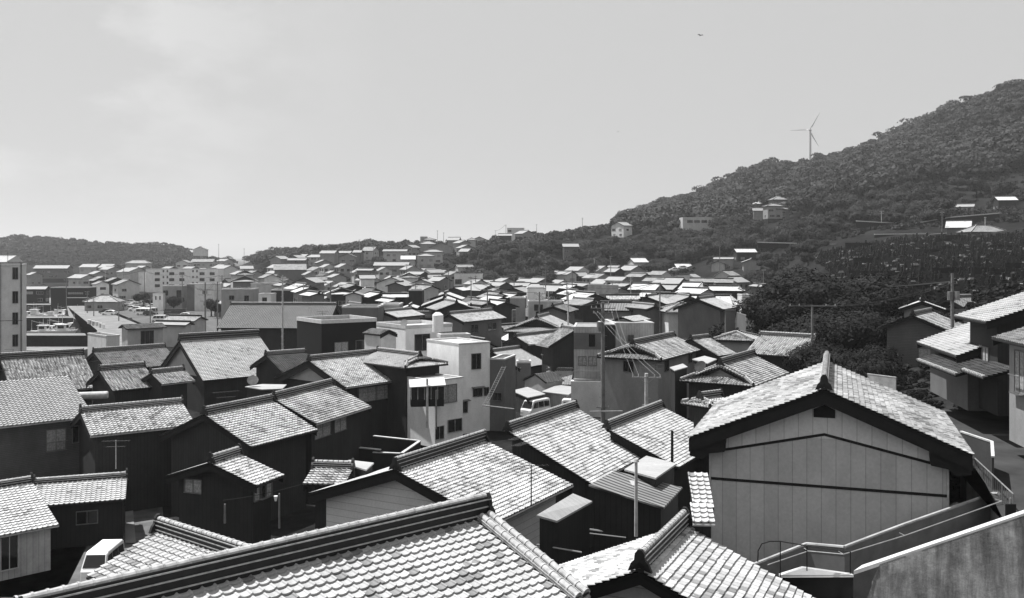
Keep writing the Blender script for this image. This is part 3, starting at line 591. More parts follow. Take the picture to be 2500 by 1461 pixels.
# long dotted roofs at the right edge
RB = from_eave((2409,787),(2331,772),50,4.5,.36, lod=1, roof='tB', wall='wall_d', hipA=False, label='two-storey house under the long dotted tile roof at the right edge', ridge=False, eo=.7, zg=8.5, wins=[('F',.6,1.6,1.0,1.1,'c')])
RC = from_eave((2336,870),(2239,836),53,4.2,.40, lod=1, roof='tB', wall='wall_M', label='single-storey wing with dotted tile roof beneath the right-edge house', ridge=False, eo=.7, zg=8.3)
RD = from_eave((2535,850),(2423,824),40,4.5,.34, lod=0, roof='tM', wall='wall_m', label='house with curtained balcony window at the right edge', ridge=False, eo=.6, zg=8.3, wins=[('A',.82,.5,1.6,2.2,'cb'),('F',.3,.5,1.2,2.0,'cb')])
def pent(E1, E2, Y1, d, p, root, mat='tD'):
    a = at(*E1, Y1); b = at(*E2, (CH-a[2])*F/(E2[1]-HY)); r = unit(b-a); n = V3(-r[1], r[0], 0); n = n if n[0] < 0 else -n
    U = r; V = unit(n-V3(0, 0, p)); Nn = unit(np.cross(V, U)); Nn = Nn if Nn[2] > 0 else -Nn; Lv = d*math.sqrt(1+p*p); L = np.linalg.norm(b-a)
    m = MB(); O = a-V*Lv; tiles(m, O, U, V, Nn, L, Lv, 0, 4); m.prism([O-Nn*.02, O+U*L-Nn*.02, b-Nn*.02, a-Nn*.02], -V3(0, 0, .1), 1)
    k = int(L/.27)
    for i in range(k): q = a+U*(i+.5)*.27; m.tube(q-V*.12+V3(0,0,.04), q+V*.05+V3(0,0,.03), .09, n=6, m=2)
    o = m.build('pent_roof', [MATS[mat], MATS['soffit'], MATS['ridgelight']]); o.parent = root
    bpy.context.view_layer.update(); o.matrix_parent_inverse = root.matrix_world.inverted(); return o
pent((2334,916),(2237,879),50.5,2.0,.3,RC); pent((2401,923),(2346,903),47,1.6,.3,RB)
# chevron and belt trims, gable vent, round gable-end blocks on the big panelled gable
def gable_trim(root, S, go=.75):
    P, Q, n, w, p = S; L = np.linalg.norm((Q-P)[:2]); zr = P[2]-root.location.z; s = 1; x = -L/2+go; t = MB()
    for sd in (-1, 1): t.obox((x, 0, zr-2.0), (0, sd*(w-1.15), -.95*1.0), (-.03, 0, 0), (0, 0, .11))
    t.obox((x, -(w-.77), zr-4.15), (0, 2*(w-.77), 0), (-.03, 0, 0), (0, 0, .11)); t.build('trim_strip', MATS['barge'], root)
    yw = w-.78; t = MB(); zc = lambda y: zr-2.0+.06-.95*abs(y)/(w-1.15); zt_ = lambda y: zr-.2-p*abs(y)
    ym = 4.0; pts = [(x-.012, -ym, zc(ym)), (x-.012, 0, zc(0)), (x-.012, ym, zc(ym)), (x-.012, ym, zt_(ym)-.05), (x-.012, 0, zt_(0)), (x-.012, -ym, zt_(ym)-.05)]
    for i, j in ((0, 1), (1, 2)):
        a, b, c_, d_ = (pts[0], pts[1], pts[4], pts[5]) if i == 0 else (pts[1], pts[2], pts[3], pts[4])
        t.add([a, b, c_, d_], [[0, 1, 2, 3]], 0, [(q[1]+w-.75, q[2]) for q in (a, b, c_, d_)])
    t.build('upper_panel', MATS['wall_panel_top'], root)
    t = MB(); t.prism([(x-.02, -.42, zr-1.25), (x-.02, .42, zr-1.25), (x-.02, .42, zr-.92), (x-.02, 0, zr-.72), (x-.02, -.42, zr-.92)], (-.05, 0, 0)); t.build('gable_vent', MATS['barge'], root)
    for sd in (-1, 1):
        t = MB(); y = sd*(w-.95); z = zr-w*p-.35
        pts = [(x, y-sd*.55, z+.35), (x, y+sd*.9, z-.05), (x, y+sd*.95, z-.45), (x, y+sd*.4, z-.55), (x, y+sd*.1, z-.3), (x, y-sd*.5, z-.2)]
        t.prism(pts, (-.55, 0, 0)); t.build('eave_bracket', MATS['barge'], root)
gable_trim(n3, w3)
m = MB(); L3 = np.linalg.norm((w3[1]-w3[0])[:2]); zz = w3[0][2]-3.2-w3[3]*w3[4]
for sd in (-1, 1): m.tube((-L3/2+.70, sd*(w3[3]-.8), 0), (-L3/2+.70, sd*(w3[3]-.8), zz), .035, n=6)
m.build('downpipe', MATS['polelight'], n3)

# ---------------------------------------------------------------- flat-roofed buildings
def flat_building(front, left, right, YF, zb, wall='wall_w', roof='concrete', par=.35, label=None, auto=None, name='flat_roof_building', wins=(), cat='building', th=.18, zr_off=.3):
    f = at(*front, YF); z = f[2]; a = at(*left, (CH-z)*F/(left[1]-HY)); b = at(*right, (CH-z)*F/(right[1]-HY))
    u, v = (a-f)[:2], (b-f)[:2]; av = atan2(v[1], v[0]); au = atan2(u[1], u[0]); sg = 1 if (v[0]*u[1]-v[1]*u[0]) > 0 else -1
    du = (au-sg*pi/2-av+pi) % (2*pi)-pi; th_ = av+du/2; v = np.array([cos(th_), sin(th_)]); u2 = sg*np.array([-v[1], v[0]])
    def lenfor(d, x): k = (x-CX)/F; return (k*f[1]-f[0])/(d[0]-k*d[1])
    lv, lu = lenfor(v, right[0]), lenfor(u2, left[0]); lv = lv if .5 < lv < 40 else 5; lu = lu if 1 < lu < 30 else 4
    return fb_(f, v, u2, lv, lu, z, zb, wall, roof, par, label, auto, name, wins, cat, th)
def fb_(f, v, u2, lv, lu, z, zb, wall, roof, par, label, auto, name, wins, cat, th=.18):
    cx, cy = f[:2]+v*lv/2+u2*lu/2; root = empty(name, (cx, cy, zb), atan2(v[1], v[0])); s = 1 if (-v[1]*u2[0]+v[0]*u2[1]) > 0 else -1; h = z-zb
    tag(root, label, cat, 'flat-roofed buildings', auto=auto)
    m = MB(); X, Yy = lv/2, lu/2
    c = [(-X, -Yy), (X, -Yy), (X, Yy), (-X, Yy)]
    for i in range(4):
        p, q = c[i], c[(i+1) % 4]; l = hypot(q[0]-p[0], q[1]-p[1]); m.add([(*p, 0), (*q, 0), (*q, h), (*p, h)], [[0, 1, 2, 3]], 0, [(0, 0), (l, 0), (l, h), (0, h)])
    m.build('wall', MATS[wall], root)
    r = MB(); r.box(-X+th, X-th, -Yy+th, Yy-th, h-par-.1, h-par, 0)
    for (x0, x1, y0, y1) in ((-X-.04, X+.04, -Yy-.04, -Yy+th), (-X-.04, X+.04, Yy-th, Yy+.04), (-X-.04, -X+th, -Yy+th, Yy-th), (X-th, X+.04, -Yy+th, Yy-th)): r.box(x0, x1, y0, y1, h-par if x0 > -9e9 else 0, h+.05, 1)
    r.build('roof', [MATS[roof], MATS['concrete_cap']], root)
    for f_, fr, top, ww, hh, st in wins:      # F faces the viewer along v, L is the left-hand face along u2
        if f_ == 'F': a0, a1, nn = V3(-X, -s*Yy, 0), V3(X, -s*Yy, 0), V3(0, -s, 0)
        else: a0, a1, nn = V3(-X, s*Yy, 0), V3(-X, -s*Yy, 0), V3(-1, 0, 0)
        d = unit(a1-a0); q = a0+d*(np.linalg.norm(a1-a0)*fr-ww/2)
        if h-top-hh > .1: window_at(root, V3(q[0], q[1], h-top-hh)+nn*.005, d, nn, ww, hh, st, 1)
    HOUSES.append((cx, cy, X, Yy, atan2(v[1], v[0]))); return root
bb_ = flat_building((785,783),(725,778),(919,779),100,1.5,'wall_k','conc_dark', label='black flat-roofed building with a thin pale parapet edge', wins=[('F',.35,2.4,1.6,2.4,'c'),('F',.75,2.3,1.8,2.2,'d')])
m = MB(); m.tube((-3.1,-2.45,0),(-3.1,-2.45,7.0),.05); m.build('downpipe', MATS['polelight'], bb_)
wb_ = flat_building((990,796),(919,784),(1104,789),105,2,'wall_white','concrete_cap', label='large white flat-roofed building carrying a round water tank', wins=[('F',.35,1.0,2.0,1.9,'d'),('F',.86,.9,1.8,1.9,'d')])
lb_ = flat_building((1120,840),(1042,835),(1196,838),88,.4,'wall_white','concrete_cap', par=.1, label='small white cube-shaped concrete building above a narrow street', wins=[('F',.55,1.0,1.1,1.5,'d'),('F',.15,5.4,.9,1.1,'dh'),('F',.6,4.3,1.1,.8,'dh'),('F',.88,4.3,.6,.8,'d')])
hb_ = flat_building((1062,930),(985,925),(1130,925),82,.4,'wall_white','metal', par=.05, label='white house with wide glazed balcony and metal awning beside the street', wins=[('F',.45,.5,2.2,1.6,'c'),('F',.15,4.0,1.1,1.2,'l'),('F',.7,3.6,1.8,1.2,'l')])
def attach(o, root):
    bpy.context.view_layer.update(); o.parent = root; o.matrix_parent_inverse = root.matrix_world.inverted(); return o
m = MB(); p0, p1 = at(1003, 944, 80.2), at(1084, 938, 80.6); z_ = V3(0, 0, 1); dd_ = p1-p0; dd_[2] = 0; bk = V3(-dd_[1], dd_[0], 0)/np.linalg.norm(dd_)*1.6
m.obox(p0-z_*1.75, dd_, bk, z_*.62, 0); m.obox(p0-z_*1.13, dd_, bk, z_*1.05, 1)
for q in np.linspace(0, 1, 6): m.obox(p0-z_*1.13+dd_*q-bk*.03, dd_*.02, bk*.05, z_*1.05, 2)
attach(m.build('glazed_balcony', [MATS['wall_k'], MATS['glass'], MATS['framelight']]), hb_)
m = MB(); m.prism([p0-bk*.35-dd_*.04+z_*.02, p1-bk*.35+dd_*.04+z_*.0, p1+bk+dd_*.04+z_*.38, p0+bk-dd_*.04+z_*.38], (0, 0, -.05)); attach(m.build('awning', MATS['concrete_cap']), hb_)
flat_building((1197,876),(1190,873),(1232,880),90,.4,'wall_M','conc_dark', par=.1, label='grey stained annex with narrow steel stair beside the small white building', wins=[('F',.5,3.2,.9,.8,'d')])
flat_building((1076,818),(1068,808),(1148,815),98,2,'wall_white','concrete', label='low white terrace block with ladder beneath the water tank')
m = MB(); t_ = at(1069,789,106); m.tube((0,0,-1),(0,0,.9),.62,.62,n=16); m.tube((0,0,.9),(0,0,1.12),.62,.38,n=16); m.tube((0,0,1.12),(0,0,1.2),.3,.3,n=12)
o = m.build('water_tank', MATS['white']); o.location = tuple(t_); tag(o, 'white cylindrical water tank on the large white building', 'water tank', 'rooftop tanks')
H((950,806),(907,802),(929,818),'A',98,p=.4, lod=1, roof='tM', wall='wall_w', ridge=False, go=.1, eo=.12, name='rooftop_shed', cat='shed', label='small gabled shed joined between the black and the white flat buildings')
H((1518,775),(1560,770),(1547,784),'A',107,p=.25, lod=1, roof='tMetal', wall='wall_g', ridge=False, barge=False, label='shallow pale metal roof over the joined vertical-sided building')
# sheds with pale sheet roofs
def shed_roof(pts, Y, th=.08, zb=None, label='', wall='wall_m', roof='tMetal', name='shed', auto=None, low=None):
    """pts: photo corners of the roof sheet, first one at distance Y and level with the others up to the slopes given in low"""
    low = low or [0]*len(pts); a = at(*pts[0], Y); z0 = a[2]
    P = [at(x, y, (CH-z0+l)*F/(y-HY)) for (x, y), l in zip(pts, low)]; c = np.mean(P, 0); zb = tz(c[0], c[1])-.2 if zb is None else zb
    root = empty(name, (c[0], c[1], zb)); tag(root, label, 'shed', 'small sheds and lean-tos', auto=auto); L_ = [q-V3(c[0], c[1], zb) for q in P]
    m = MB(); m.prism(L_, (0, 0, -th)); nU = unit(L_[1]-L_[0]); m.uv = [np.stack([v@nU/.36, v[:, 1]*4], 1) for v in m.v]; m.build('roof', MATS[roof], root)
    m = MB(); k = len(L_); I = [q*V3(.9, .9, 1)-V3(0, 0, th+.01) for q in L_]
    for i in range(k):
        p, q = I[i], I[(i+1) % k]; l = np.linalg.norm(q-p); m.add([(p[0], p[1], 0), (q[0], q[1], 0), q, p], [[0, 1, 2, 3]], 0, [(0, 0), (l, 0), (l, q[2]), (0, p[2])])
    m.build('wall', MATS[wall], root); HOUSES.append((c[0], c[1], 2, 2, 0)); return root
shed_roof([(1310,1258),(1399,1205),(1446,1224),(1360,1272)],36.5, label='lean-to with blank pale sheet roof in the centre foreground', wall='wall_vertd', low=[0,0,.35,.35])
shed_roof([(1524,1146),(1578,1113),(1652,1132),(1601,1167)],44, label='flat whitish sheet roof beside the chimney pipe', wall='wall_d')
shed_roof([(1437,1184),(1500,1150),(1666,1190),(1620,1240)],41, label='grey striped metal shed roof with a skylight box, right of centre', wall='wall_vertd', roof='tC', low=[0,0,.7,.7])
shed_roof([(1249,954),(1288,945),(1332,962),(1289,971)],104, label='flat pale sheet roof behind the white vans, on its left', wall='wall_d')
shed_roof([(1322,956),(1361,940),(1416,946),(1388,964)],103, label='pale sheet-roofed store behind the white vans, on its right', wall='wall_vert')
shed_roof([(1320,866),(1340,854),(1383,856),(1345,866)],114, label='small shed with pale lean-to roof under the streaked roof', wall='wall_m')
shed_roof([(1690,877),(1720,869),(1750,877),(1728,887)],84, label='small bright sheet roof between two hip-and-gable houses', wall='wall_d')
shed_roof([(1635,897),(1667,888),(1679,896),(1647,905)],82, label='tiny tiled lean-to above a window of the round-verge house', wall='wall_d')
shed_roof([(598,944),(640,938),(700,939),(690,949),(640,951)],84, label='low pale roof terrace beneath the big bright gabled roof', wall='wall_d')
shed_roof([(840,1132),(852,1123),(913,1130),(894,1147)],52, label='small pale sheet roof between the tiny tiled roof and the lap-sided gable', wall='wall_d')
shed_roof([(205,1162),(250,1160),(392,1128),(392,1140),(250,1166)],68, label='narrow ribbed awning roof behind the long dark shed', wall='wall_vertd', roof='tMetal')
shed_roof([(2262,577),(2272,572),(2312,569),(2300,576)],292, label='thin pale shed roof on the slope above the graveyard', wall='wall_M')
shed_roof([(1770,756),(1797,756),(1793,787),(1768,786)],128, label='upright bright ribbed lean-to roof left of the big dark trees', wall='wall_M', roof='tMetal', low=[0,0,2.0,2.0])
shed_roof([(1799,762),(1822,769),(1816,787),(1794,787)],127, label='bright lean-to roof half hidden by the big dark trees', wall='wall_M', low=[0,0,1.4,1.4])
H((298,793),(396,790),(308,804),'A',165,p=.3, lod=1, roof='tM', wall='wall_g', ridge=False, barge=False, minh=3.5, name='harbour_shed', cat='shed', label='plain grey shed with dark open doorway beside the quay', wins=[('F',.55,.5,2.3,2.4,'d')])
flat_building((246,812),(214,812),(292,812),160,-.5,'wall_w','conc_dark',par=.15, label='low pale concrete block left of the grey harbour shed')
# tall block at the left edge
zt = 16.0; f = at(-78, 640, 122); tower = fb_(V3(f[0], 122, zt), np.array([.91, .415]), np.array([-.415, .91]), 6.3, 9, zt, 0, 'wall_w', 'concrete', .2, 'tall pale apartment block with stained wall at the left edge', None, 'apartment_block',
  [('F', fr, tp, .68, 1.6, 'd') for fr in (.36, .86) for tp in (.35, 3.5, 6.3, 9.2)], 'apartment block')
m = MB(); m.box(2.9,3.0,-4.6,-4.5,0,16.2); m.box(.55,.6,-4.56,-4.5,0,16.2); m.box(-3.1,3.1,-4.53,-4.5,8.6,8.66); m.build('wall_joint', MATS['barge'], tower)
hr = MB(); hr.add([(-2.7,-4.4,16.35),(1.2,-4.4,16.35),(2.2,-1,17.2),(-2.7,-1,17.2)], [[0,1,2,3]], 0, [(0,0),(20,0),(20,10),(0,10)]); hr.add([(1.2,-4.4,16.35),(2.7,4.4,16.35),(2.2,-1,17.2)], [[0,1,2]]); hr.build('roof_hood', MATS['tMetal'], tower)
# box chimney, school, white apartment row, and other flat buildings farther off
def boxpx(xl, xr, yt, Y, depth, zb=None, th=0, **k):
    t = radians(th); W = (xr-xl)*Y/F; v = np.array([cos(t), sin(t)]); c = at((xl+xr)/2, yt, Y); f = c[:2]-v*W/2; u = np.array([-v[1], v[0]])
    zb = tz(c[0], c[1])-.3 if zb is None else zb; return fb_(V3(f[0], f[1], c[2]), v, u, W, depth, c[2], min(zb, c[2]-2), k.get('wall', 'wall_g'), k.get('roof', 'concrete'), k.get('par', .2), k.get('label'), k.get('auto'), k.get('name', 'flat_roof_building'), k.get('wins', ()), k.get('cat', 'building'))
th_ = boxpx(1401,1470,799,100,6,zb=0,th=-6, wall='wall_vert', roof='metal', par=.03, label='tall narrow house with pale vertical siding and glazed balcony', wins=[('F',.3,3.1,.9,1.0,'c'),('F',.66,3.1,.9,1.0,'c')])
m = MB(); m.box(-1.5,1.5,-3.03,-3.0,7.2,8.95); m.box(.1,.75,-3.06,-3.03,7.5,8.8,1); m.build('upper_cladding', [MATS['wall_M'], MATS['glass']], th_)
m = MB(); m.box(-1.5,1.5,-3.85,-3.0,4.0,4.12)
for q in np.arange(-1.5,1.51,.125): m.box(q-.012,q+.012,-3.84,-3.8,4.12,4.95)
m.box(-1.5,1.5,-3.86,-3.79,4.95,5.02); m.build('balcony', MATS['metal'], th_)
m = MB(); m.box(-1.75,1.5,-4.1,-3.01,0,3.95); m.build('lower_wing', MATS['wall_w'], th_)
boxpx(1471,1501,793,103,5,zb=0, wall='wall_d', roof='metal', par=.05, label='dark recessed stairwell between the tall narrow house and the pale block', )  # solid dark box put where the recess lies in shade
boxpx(1502,1597,789,104,6,zb=0,th=5, wall='wall_vert', roof='metal', par=.05, label='pale vertical-sided block right of the dark stairwell', wins=[('F',.4,1.3,.7,.8,'d')])
W3 = [('F', fr, tp, 2.4, 1.4, 'd') for fr in (.16, .36, .50, .78, .92) for tp in (1.6, 4.5, 7.4)]+[('F', fr, tp, .7, 1.1, 'd') for fr in (.245, .30, .655, .71) for tp in (.5, 3.4, 6.3)]
boxpx(356,532,657,455,9, wall='wall_white', label='long white three-storey apartment row behind the harbour car park', name='apartment_block', cat='apartment block', wins=W3)
boxpx(338,355,666,462,9, wall='wall_w', label='low pale end wing on the left of the long apartment row')
boxpx(1667,1754,531,470,10, wall='wall_g', name='school_building', cat='school', label='long low school block with banded windows on the wooded hillside', wins=[('F', .2+i*.2, 1.4, 2.8, 1.4, 'd') for i in range(4)])
boxpx(1238,1280,557,560,8, wall='wall_w', label='pale two-storey house with flat top on the skyline ridge', wins=[('F',.15,1.2,2,1.2,'d')])
boxpx(1026,1042,578,630,6, wall='wall_m', label='grey wedge-shaped block on the skyline')
boxpx(835,923,749,135,6, zb=0, wall='wall_M', roof='conc_dark', label='dark grey concrete building with recessed roof above the black flat building')
boxpx(929,975,743,150,5, zb=0, wall='wall_m', roof='concrete_cap', label='thin pale roof slab behind the dark grey concrete building')
boxpx(998,1031,708,195,4, zb=0, wall='wall_vertd', roof='conc_dark', label='blackish upright concrete block among the dense roofs')
boxpx(971,1010,694,262,6, zb=0, wall='wall_M', roof='metal', label='small flat roof with pipes among the dense roofs')
boxpx(1109,1177,670,340,7, zb=0, wall='wall_w', label='pale flat-topped house below the wooded knoll', wins=[('F',.15,1.8,2.4,1.8,'d')])
boxpx(1287,1332,703,200,5, zb=0, wall='wall_white', roof='concrete_cap', label='blank white wall block standing above the dense roofs')
boxpx(1290,1378,736,180,5, zb=0, wall='wall_g', roof='concrete', label='low grey flat house in front of the blank white wall', wins=[('F',.28,.6,1.7,1.2,'d')])
boxpx(1245,1283,727,183,4, zb=0, wall='wall_m', roof='concrete_cap', label='small bright flat-topped store left of the blank white wall')
boxpx(662,723,708,225,6, zb=0, wall='wall_d', roof='conc_dark', label='black flat-roofed workshop behind the long ribbed roof')
boxpx(631,661,718,215,5, zb=0, wall='wall_w', label='small pale cabin left of the black workshop', wins=[('F',.5,.8,1.1,.9,'d')])
boxpx(540,613,706,232,7, zb=0, wall='wall_m', label='grey flat-roofed workshop with dark shrubs before it', wins=[('F',.35,1.6,1.3,1.1,'d'),('F',.85,1.6,1.2,1.4,'d')])
boxpx(612,686,692,268,7, zb=0, wall='wall_g', label='wide pale flat building above the grey workshop')
boxpx(1812,1835,720,190,4, zb=1, wall='wall_w', label='pale walled box building left of the big dark trees')
boxpx(373,398,717,298,6, zb=0, wall='wall_white', label='small white office with two narrow windows by the car park', wins=[('F',.3,.8,.4,1.2,'d'),('F',.7,.8,.4,1.2,'d')])
boxpx(397,447,698,300,8, zb=0, wall='wall_m', label='grey two-storey clinic behind the round dark tree', wins=[('F',.15,1.5,1.6,1.6,'d'),('F',.8,1.4,1.6,2.6,'d')])
boxpx(456,475,694,296,9, zb=0, wall='wall_M', label='tall dark grey tower-like wall beside the pale windowless hall')
boxpx(475,524,694,296,9, zb=0, wall='wall_w', label='pale windowless hall behind the double-armed utility pole')
boxpx(1262,1296,883,111,1.4, zb=.5, wall='wall_M', roof='conc_dark', name='chimney_stack', cat='chimney', label='square dark concrete stack beside the very pale smooth roof')
rs = boxpx(124,214,702,330,7, zb=0, wall='wall_k', roof='metal', name='restaurant', cat='restaurant', label='black-fronted waterfront restaurant with a row of pale square frames')
m = MB(); Yf = -3.5
for i in range(7):
    x = -.4+i*.78+.3; s_ = .26
    for (x0, x1, z0, z1) in ((x-s_, x+s_, 4.0, 4.1), (x-s_, x+s_, 4.5, 4.6), (x-s_, x-s_+.1, 4.1, 4.5), (x+s_-.1, x+s_, 4.1, 4.5)): m.box(x0, x1, Yf-.06, Yf, z0, z1)
m.build('sign_frames', MATS['framelight'], rs); m = MB(); m.box(-.3, 7.0, -4.9, -3.5, 2.7, 2.85); m.build('awning', MATS['concrete_cap'], rs)

# ---------------------------------------------------------------- middle and far houses
RT = {'B': 'tRib', 'b': 'tB', 'M': 'tM', 'D': 'tD', 'C': 'tC', 'F': 'tFlat', 'S': 'tS'}
RN = {'B': 'bright', 'b': 'pale tiled', 'M': 'grey', 'D': 'dark', 'C': 'ribbed grey', 'F': 'smooth pale', 'S': 'streaked'}
WN = {'w': 'white', 'g': 'pale', 'm': 'grey', 'M': 'dark grey', 'd': 'dark', 'k': 'black'}
def area(x, y):
    if y < 600 and x > 1820: return 'on the upper hillside'
    if x < 330: return 'along the harbour front'
    if x < 620: return 'behind the car park'
    if y < 662 and x < 1220: return 'on the low rise'
    if y < 600: return 'near the right skyline'
    if x < 830: return 'behind the ribbed warehouse'
    if x < 1120: return 'left of centre'
    if x < 1420: return 'in the town centre'
    if x < 1860: return 'below the wooded belt'
    return 'beside the graveyard'
FAR = [ # Ax, Ay, Bx, heading, drop, Y, roof, wall, extra
(559.7,632,538,140,6,650,'Bg'),(565,647,547,135,10.5,480,'Bw'),(551.6,645,534,135,10,500,'Bg'),(584.5,648,618,20,9,480,'Bg'),
(597,660,582,120,11,330,'Bg','i'),(597.5,673,594,105,15,290,'BM','i'),(628,660,612,125,10,370,'Mm'),(665,668.4,651,120,11,330,'Mw'),
(667.5,643.5,748,14,16,420,'MM'),(671,624,680,60,9,520,'Bm'),(750.6,630,705,170,6,520,'BM'),(794,621,760,135,7.5,520,'Bg'),
(792.8,633.6,786,105,9,480,'Bm'),(817.6,660,811,115,11,400,'Bm'),(830,668,815,120,10,370,'Bm'),(742,676,744,75,15,300,'BM'),
(748,691,723,120,16,240,'bd'),(755.6,699,748,112,16,215,'bm'),(834,701,829,105,18,212,'bd','i'),(862.8,710.7,861,96,12,205,'Mw'),
(867.7,692.7,850,110,11,250,'Md'),(918,702,905,118,18,235,'Dd'),(934,715,994,8,11,195,'bk'),(928,713,921,115,14,203,'bk'),
(876,670,915,15,11,320,'Bw'),(954.5,674,956,85,19,285,'Bw'),(964.5,687,968,80,12,245,'BM'),(998.5,666,997,95,12,330,'Bw','i'),
(1037.6,662,1018,150,9,360,'Bd'),(1028,680,1029,88,12,285,'Bg'),(1089,675,1058,142,12,335,'BM'),(1035.7,693.3,1030,102,12,255,'Bm'),
(1056,695,1041,130,13,245,'Mg'),(1085,712,1086,88,20,185,'bk'),(1085,722,1084,92,26,160,'bk'),(1115,734,1109,108,24,148,'bd'),
(998.5,743,998,92,8,172,'bk'),(994,760,1062,1,11,152,'MM'),(936,756,941,62,20,142,'bm'),(1107.7,699.5,1112,75,11,245,'bd'),
(1175.5,681,1150,138,14,325,'Bg'),(1199,692.7,1171,135,18,265,'Bd'),(1206,683,1187,140,7,335,'Bm'),(1214,675,1198,140,6,380,'Bd'),
(1242,678,1233,115,14,340,'Bm'),(1270,669,1256,120,10,390,'Bd'),(1236,688,1219,135,11,305,'Bd'),(1296,689.5,1246,155,10,315,'Bd'),
(1280,677,1262,140,6,370,'Bd'),(1308,680,1288,140,8,350,'Bm'),(1332,678,1323,125,13,330,'Bd'),(1365,660,1334,145,10,400,'BM'),
(1334,659,1302,150,14,410,'BM'),(1398,662,1378,130,9,370,'Bg','w'),(1374,695,1343,145,17,258,'Bd'),(1401,694,1377,145,17,263,'Bd'),
(1345,692,1325,140,14,285,'Bm'),(1221.6,712,1215,112,17,212,'MM'),(1229,721.5,1222,115,16,192,'bd'),(1235,733,1225,115,18,172,'bd'),
(1220,702,1219,100,10,238,'Mm'),(1252,699,1256,72,18,226,'Bd'),(1343,728.5,1342,95,8,195,'Bd'),(1349,742.6,1354,75,20,148,'MM'),
(1408.5,694,1405,105,12,246,'bd'),(1412,707,1408,106,14,215,'bd'),(1478.7,648,1457,130,15,400,'Bg','w'),(1514.5,647.5,1486,140,7,420,'Bg'),
(1515,654,1487,135,11,360,'Bk','w'),(1559,647.5,1539,130,13.5,370,'Bm','w'),(1538,629,1575,14,12,385,'bg','w'),(1618.5,645.5,1592,135,10.5,420,'Mm'),
(1646,643,1686,4,12,380,'bd'),(1579.5,667,1560,132,10,320,'MM'),(1670,676.7,1626,150,17,290,'Bd'),(1625,677,1598,140,11,312,'MM'),
(1685,675.5,1670,140,6,330,'Bg'),(1613,691,1569,150,18,238,'bM'),(1655,694,1633,145,14,250,'Bd'),(1716,688,1668,150,20,232,'bM','i'),
(1731,702,1710,130,16,208,'bm'),(1519,700,1510,120,13,238,'Bm'),(1479,718,1561,0,14,188,'Sd'),(1466,735,1560,-3,24,158,'Cm'),
(1578,719.6,1587,68,24,163,'bM'),(1453,713,1446,115,22,183,'bd'),(1452,729,1445,115,18,163,'bd'),(1673,708,1681,62,16,215,'bm'),
(1637,713,1615,138,14,203,'bk'),(1685,719.6,1683,98,24,170,'bk'),(1684,715,1645,175,15,186,'Cm'),(1703.7,725,1717,60,31,138,'bM'),
(1787,719,1734,174,26,175,'bk','i'),(1807,697,1772,160,14,228,'bk','i'),(1791,679,1744,166,12,280,'MM'),(1745,678,1707,166,12,288,'Md'),
(1753,636,1757,75,9,350,'Bg','w'),(1792,606.5,1843,2,10,370,'bd'),(1836,630,1838,80,11,340,'Bm'),(1792,627,1775,160,6,352,'Bm'),(1870,693,1869,98,6,230,'BM'),
(1506,541,1530,40,10,480,'Bw','w'),(1638,528,1628,120,6,600,'Bm'),(1689,505,1672,110,10,700,'Bg'),(1872,490,1858,120,8,490,'Bd'),(1865,507,1836,170,8,460,'Mm'),
(1976,481,1955,165,7,500,'Bg'),(1942,486,1935,120,7,505,'Bm'),(2380,497,2352,150,8,380,'Bg'),(2478,479,2448,170,10,370,'bd'),(2373,538,2337,152,18,300,'bM'),
(1077,591,1076,92,14,540,'Mm'),(1124,579,1094,172,8,560,'Bm','w'),(1136,586,1130,125,8,540,'Bm'),(1170,577,1169,92,8,600,'Mg'),(1142,597,1135,115,9,500,'Bm'),
(1150,606,1126,160,9,460,'Bm'),(994,597,1001,58,8,540,'Bm'),(978,623,1015,6,11,440,'bg','w'),(914,639,1000,0,10,418,'Bm','w'),(996,608,936,175,6,490,'Bg'),
(919,602,890,168,11,540,'Mg'),(886,610,864,172,7,520,'BM'),(860,612,842,170,6,530,'Bm'),(848,618,847,95,10,480,'Mm'),(914,655,903,160,6,380,'BM'),
(1112,645,1132,20,8,400,'Mg'),(1291,562,1277,130,9,520,'Bm'),(1216,570,1250,2,6,540,'Bd'),(823,611,785,170,8,520,'Bm'),(714,622,722,60,8,540,'BM'),(753,620,735,160,7,560,'Bd'),
(88,647,172,4,9,560,'BM'),(245,644,203,170,9,620,'Bg'),(282,644,250,168,10,620,'Bm'),(281.5,650,260,135,9,560,'Bm'),(218,669,184,148,11,430,'Bg','w'),
(247,661,232,135,9,470,'Bm'),(253.6,674,240,135,12,420,'Md'),(252,686,240,135,9,390,'Mw'),(287.4,676.7,276,130,11,410,'Mk'),(315.7,681.7,300,130,14,345,'Mg','w'),
(339.6,652,322,135,12,520,'Bg'),(324,653,308,135,12,540,'Bg'),(443,634,444,85,8,620,'MW'),(470,632,525,2,8,640,'Mg'),(487,602,488,92,8,900,'Mw'),
(62,698,118,6,9,345,'Bk'),(492,769,440,165,16,190,'Mg'),(465,783,425,165,10,178,'Bg'),(358,648,340,150,6,560,'Bm'),(425,650,405,140,6,520,'Bd'),(478,650,455,150,6,520,'Bm'),(505,654,490,145,7,500,'Bm'),
(1372,594,1391,3,9,430,'BM'),(90,664,78,140,8,520,'Bm'),(1150,742,1146,110,10,165,'bk'),(1262,716,1259,115,12,212,'bd'),(1300,714,1292,120,12,225,'Bd'),(1440,690,1432,120,10,262,'Bm'),
(1600,742,1592,112,12,150,'bM'),(1540,690,1528,125,10,262,'Bd'),(778,712,768,120,11,200,'bM'),(700,690,690,120,9,262,'Bg'),(884,740,872,118,9,165,'Md'),(965,728,955,118,9,182,'bm'),(1015,716,1005,120,9,205,'Bd'),
(1175,752,1168,118,9,150,'bd'),(1195,734,1187,118,9,170,'bm'),
]
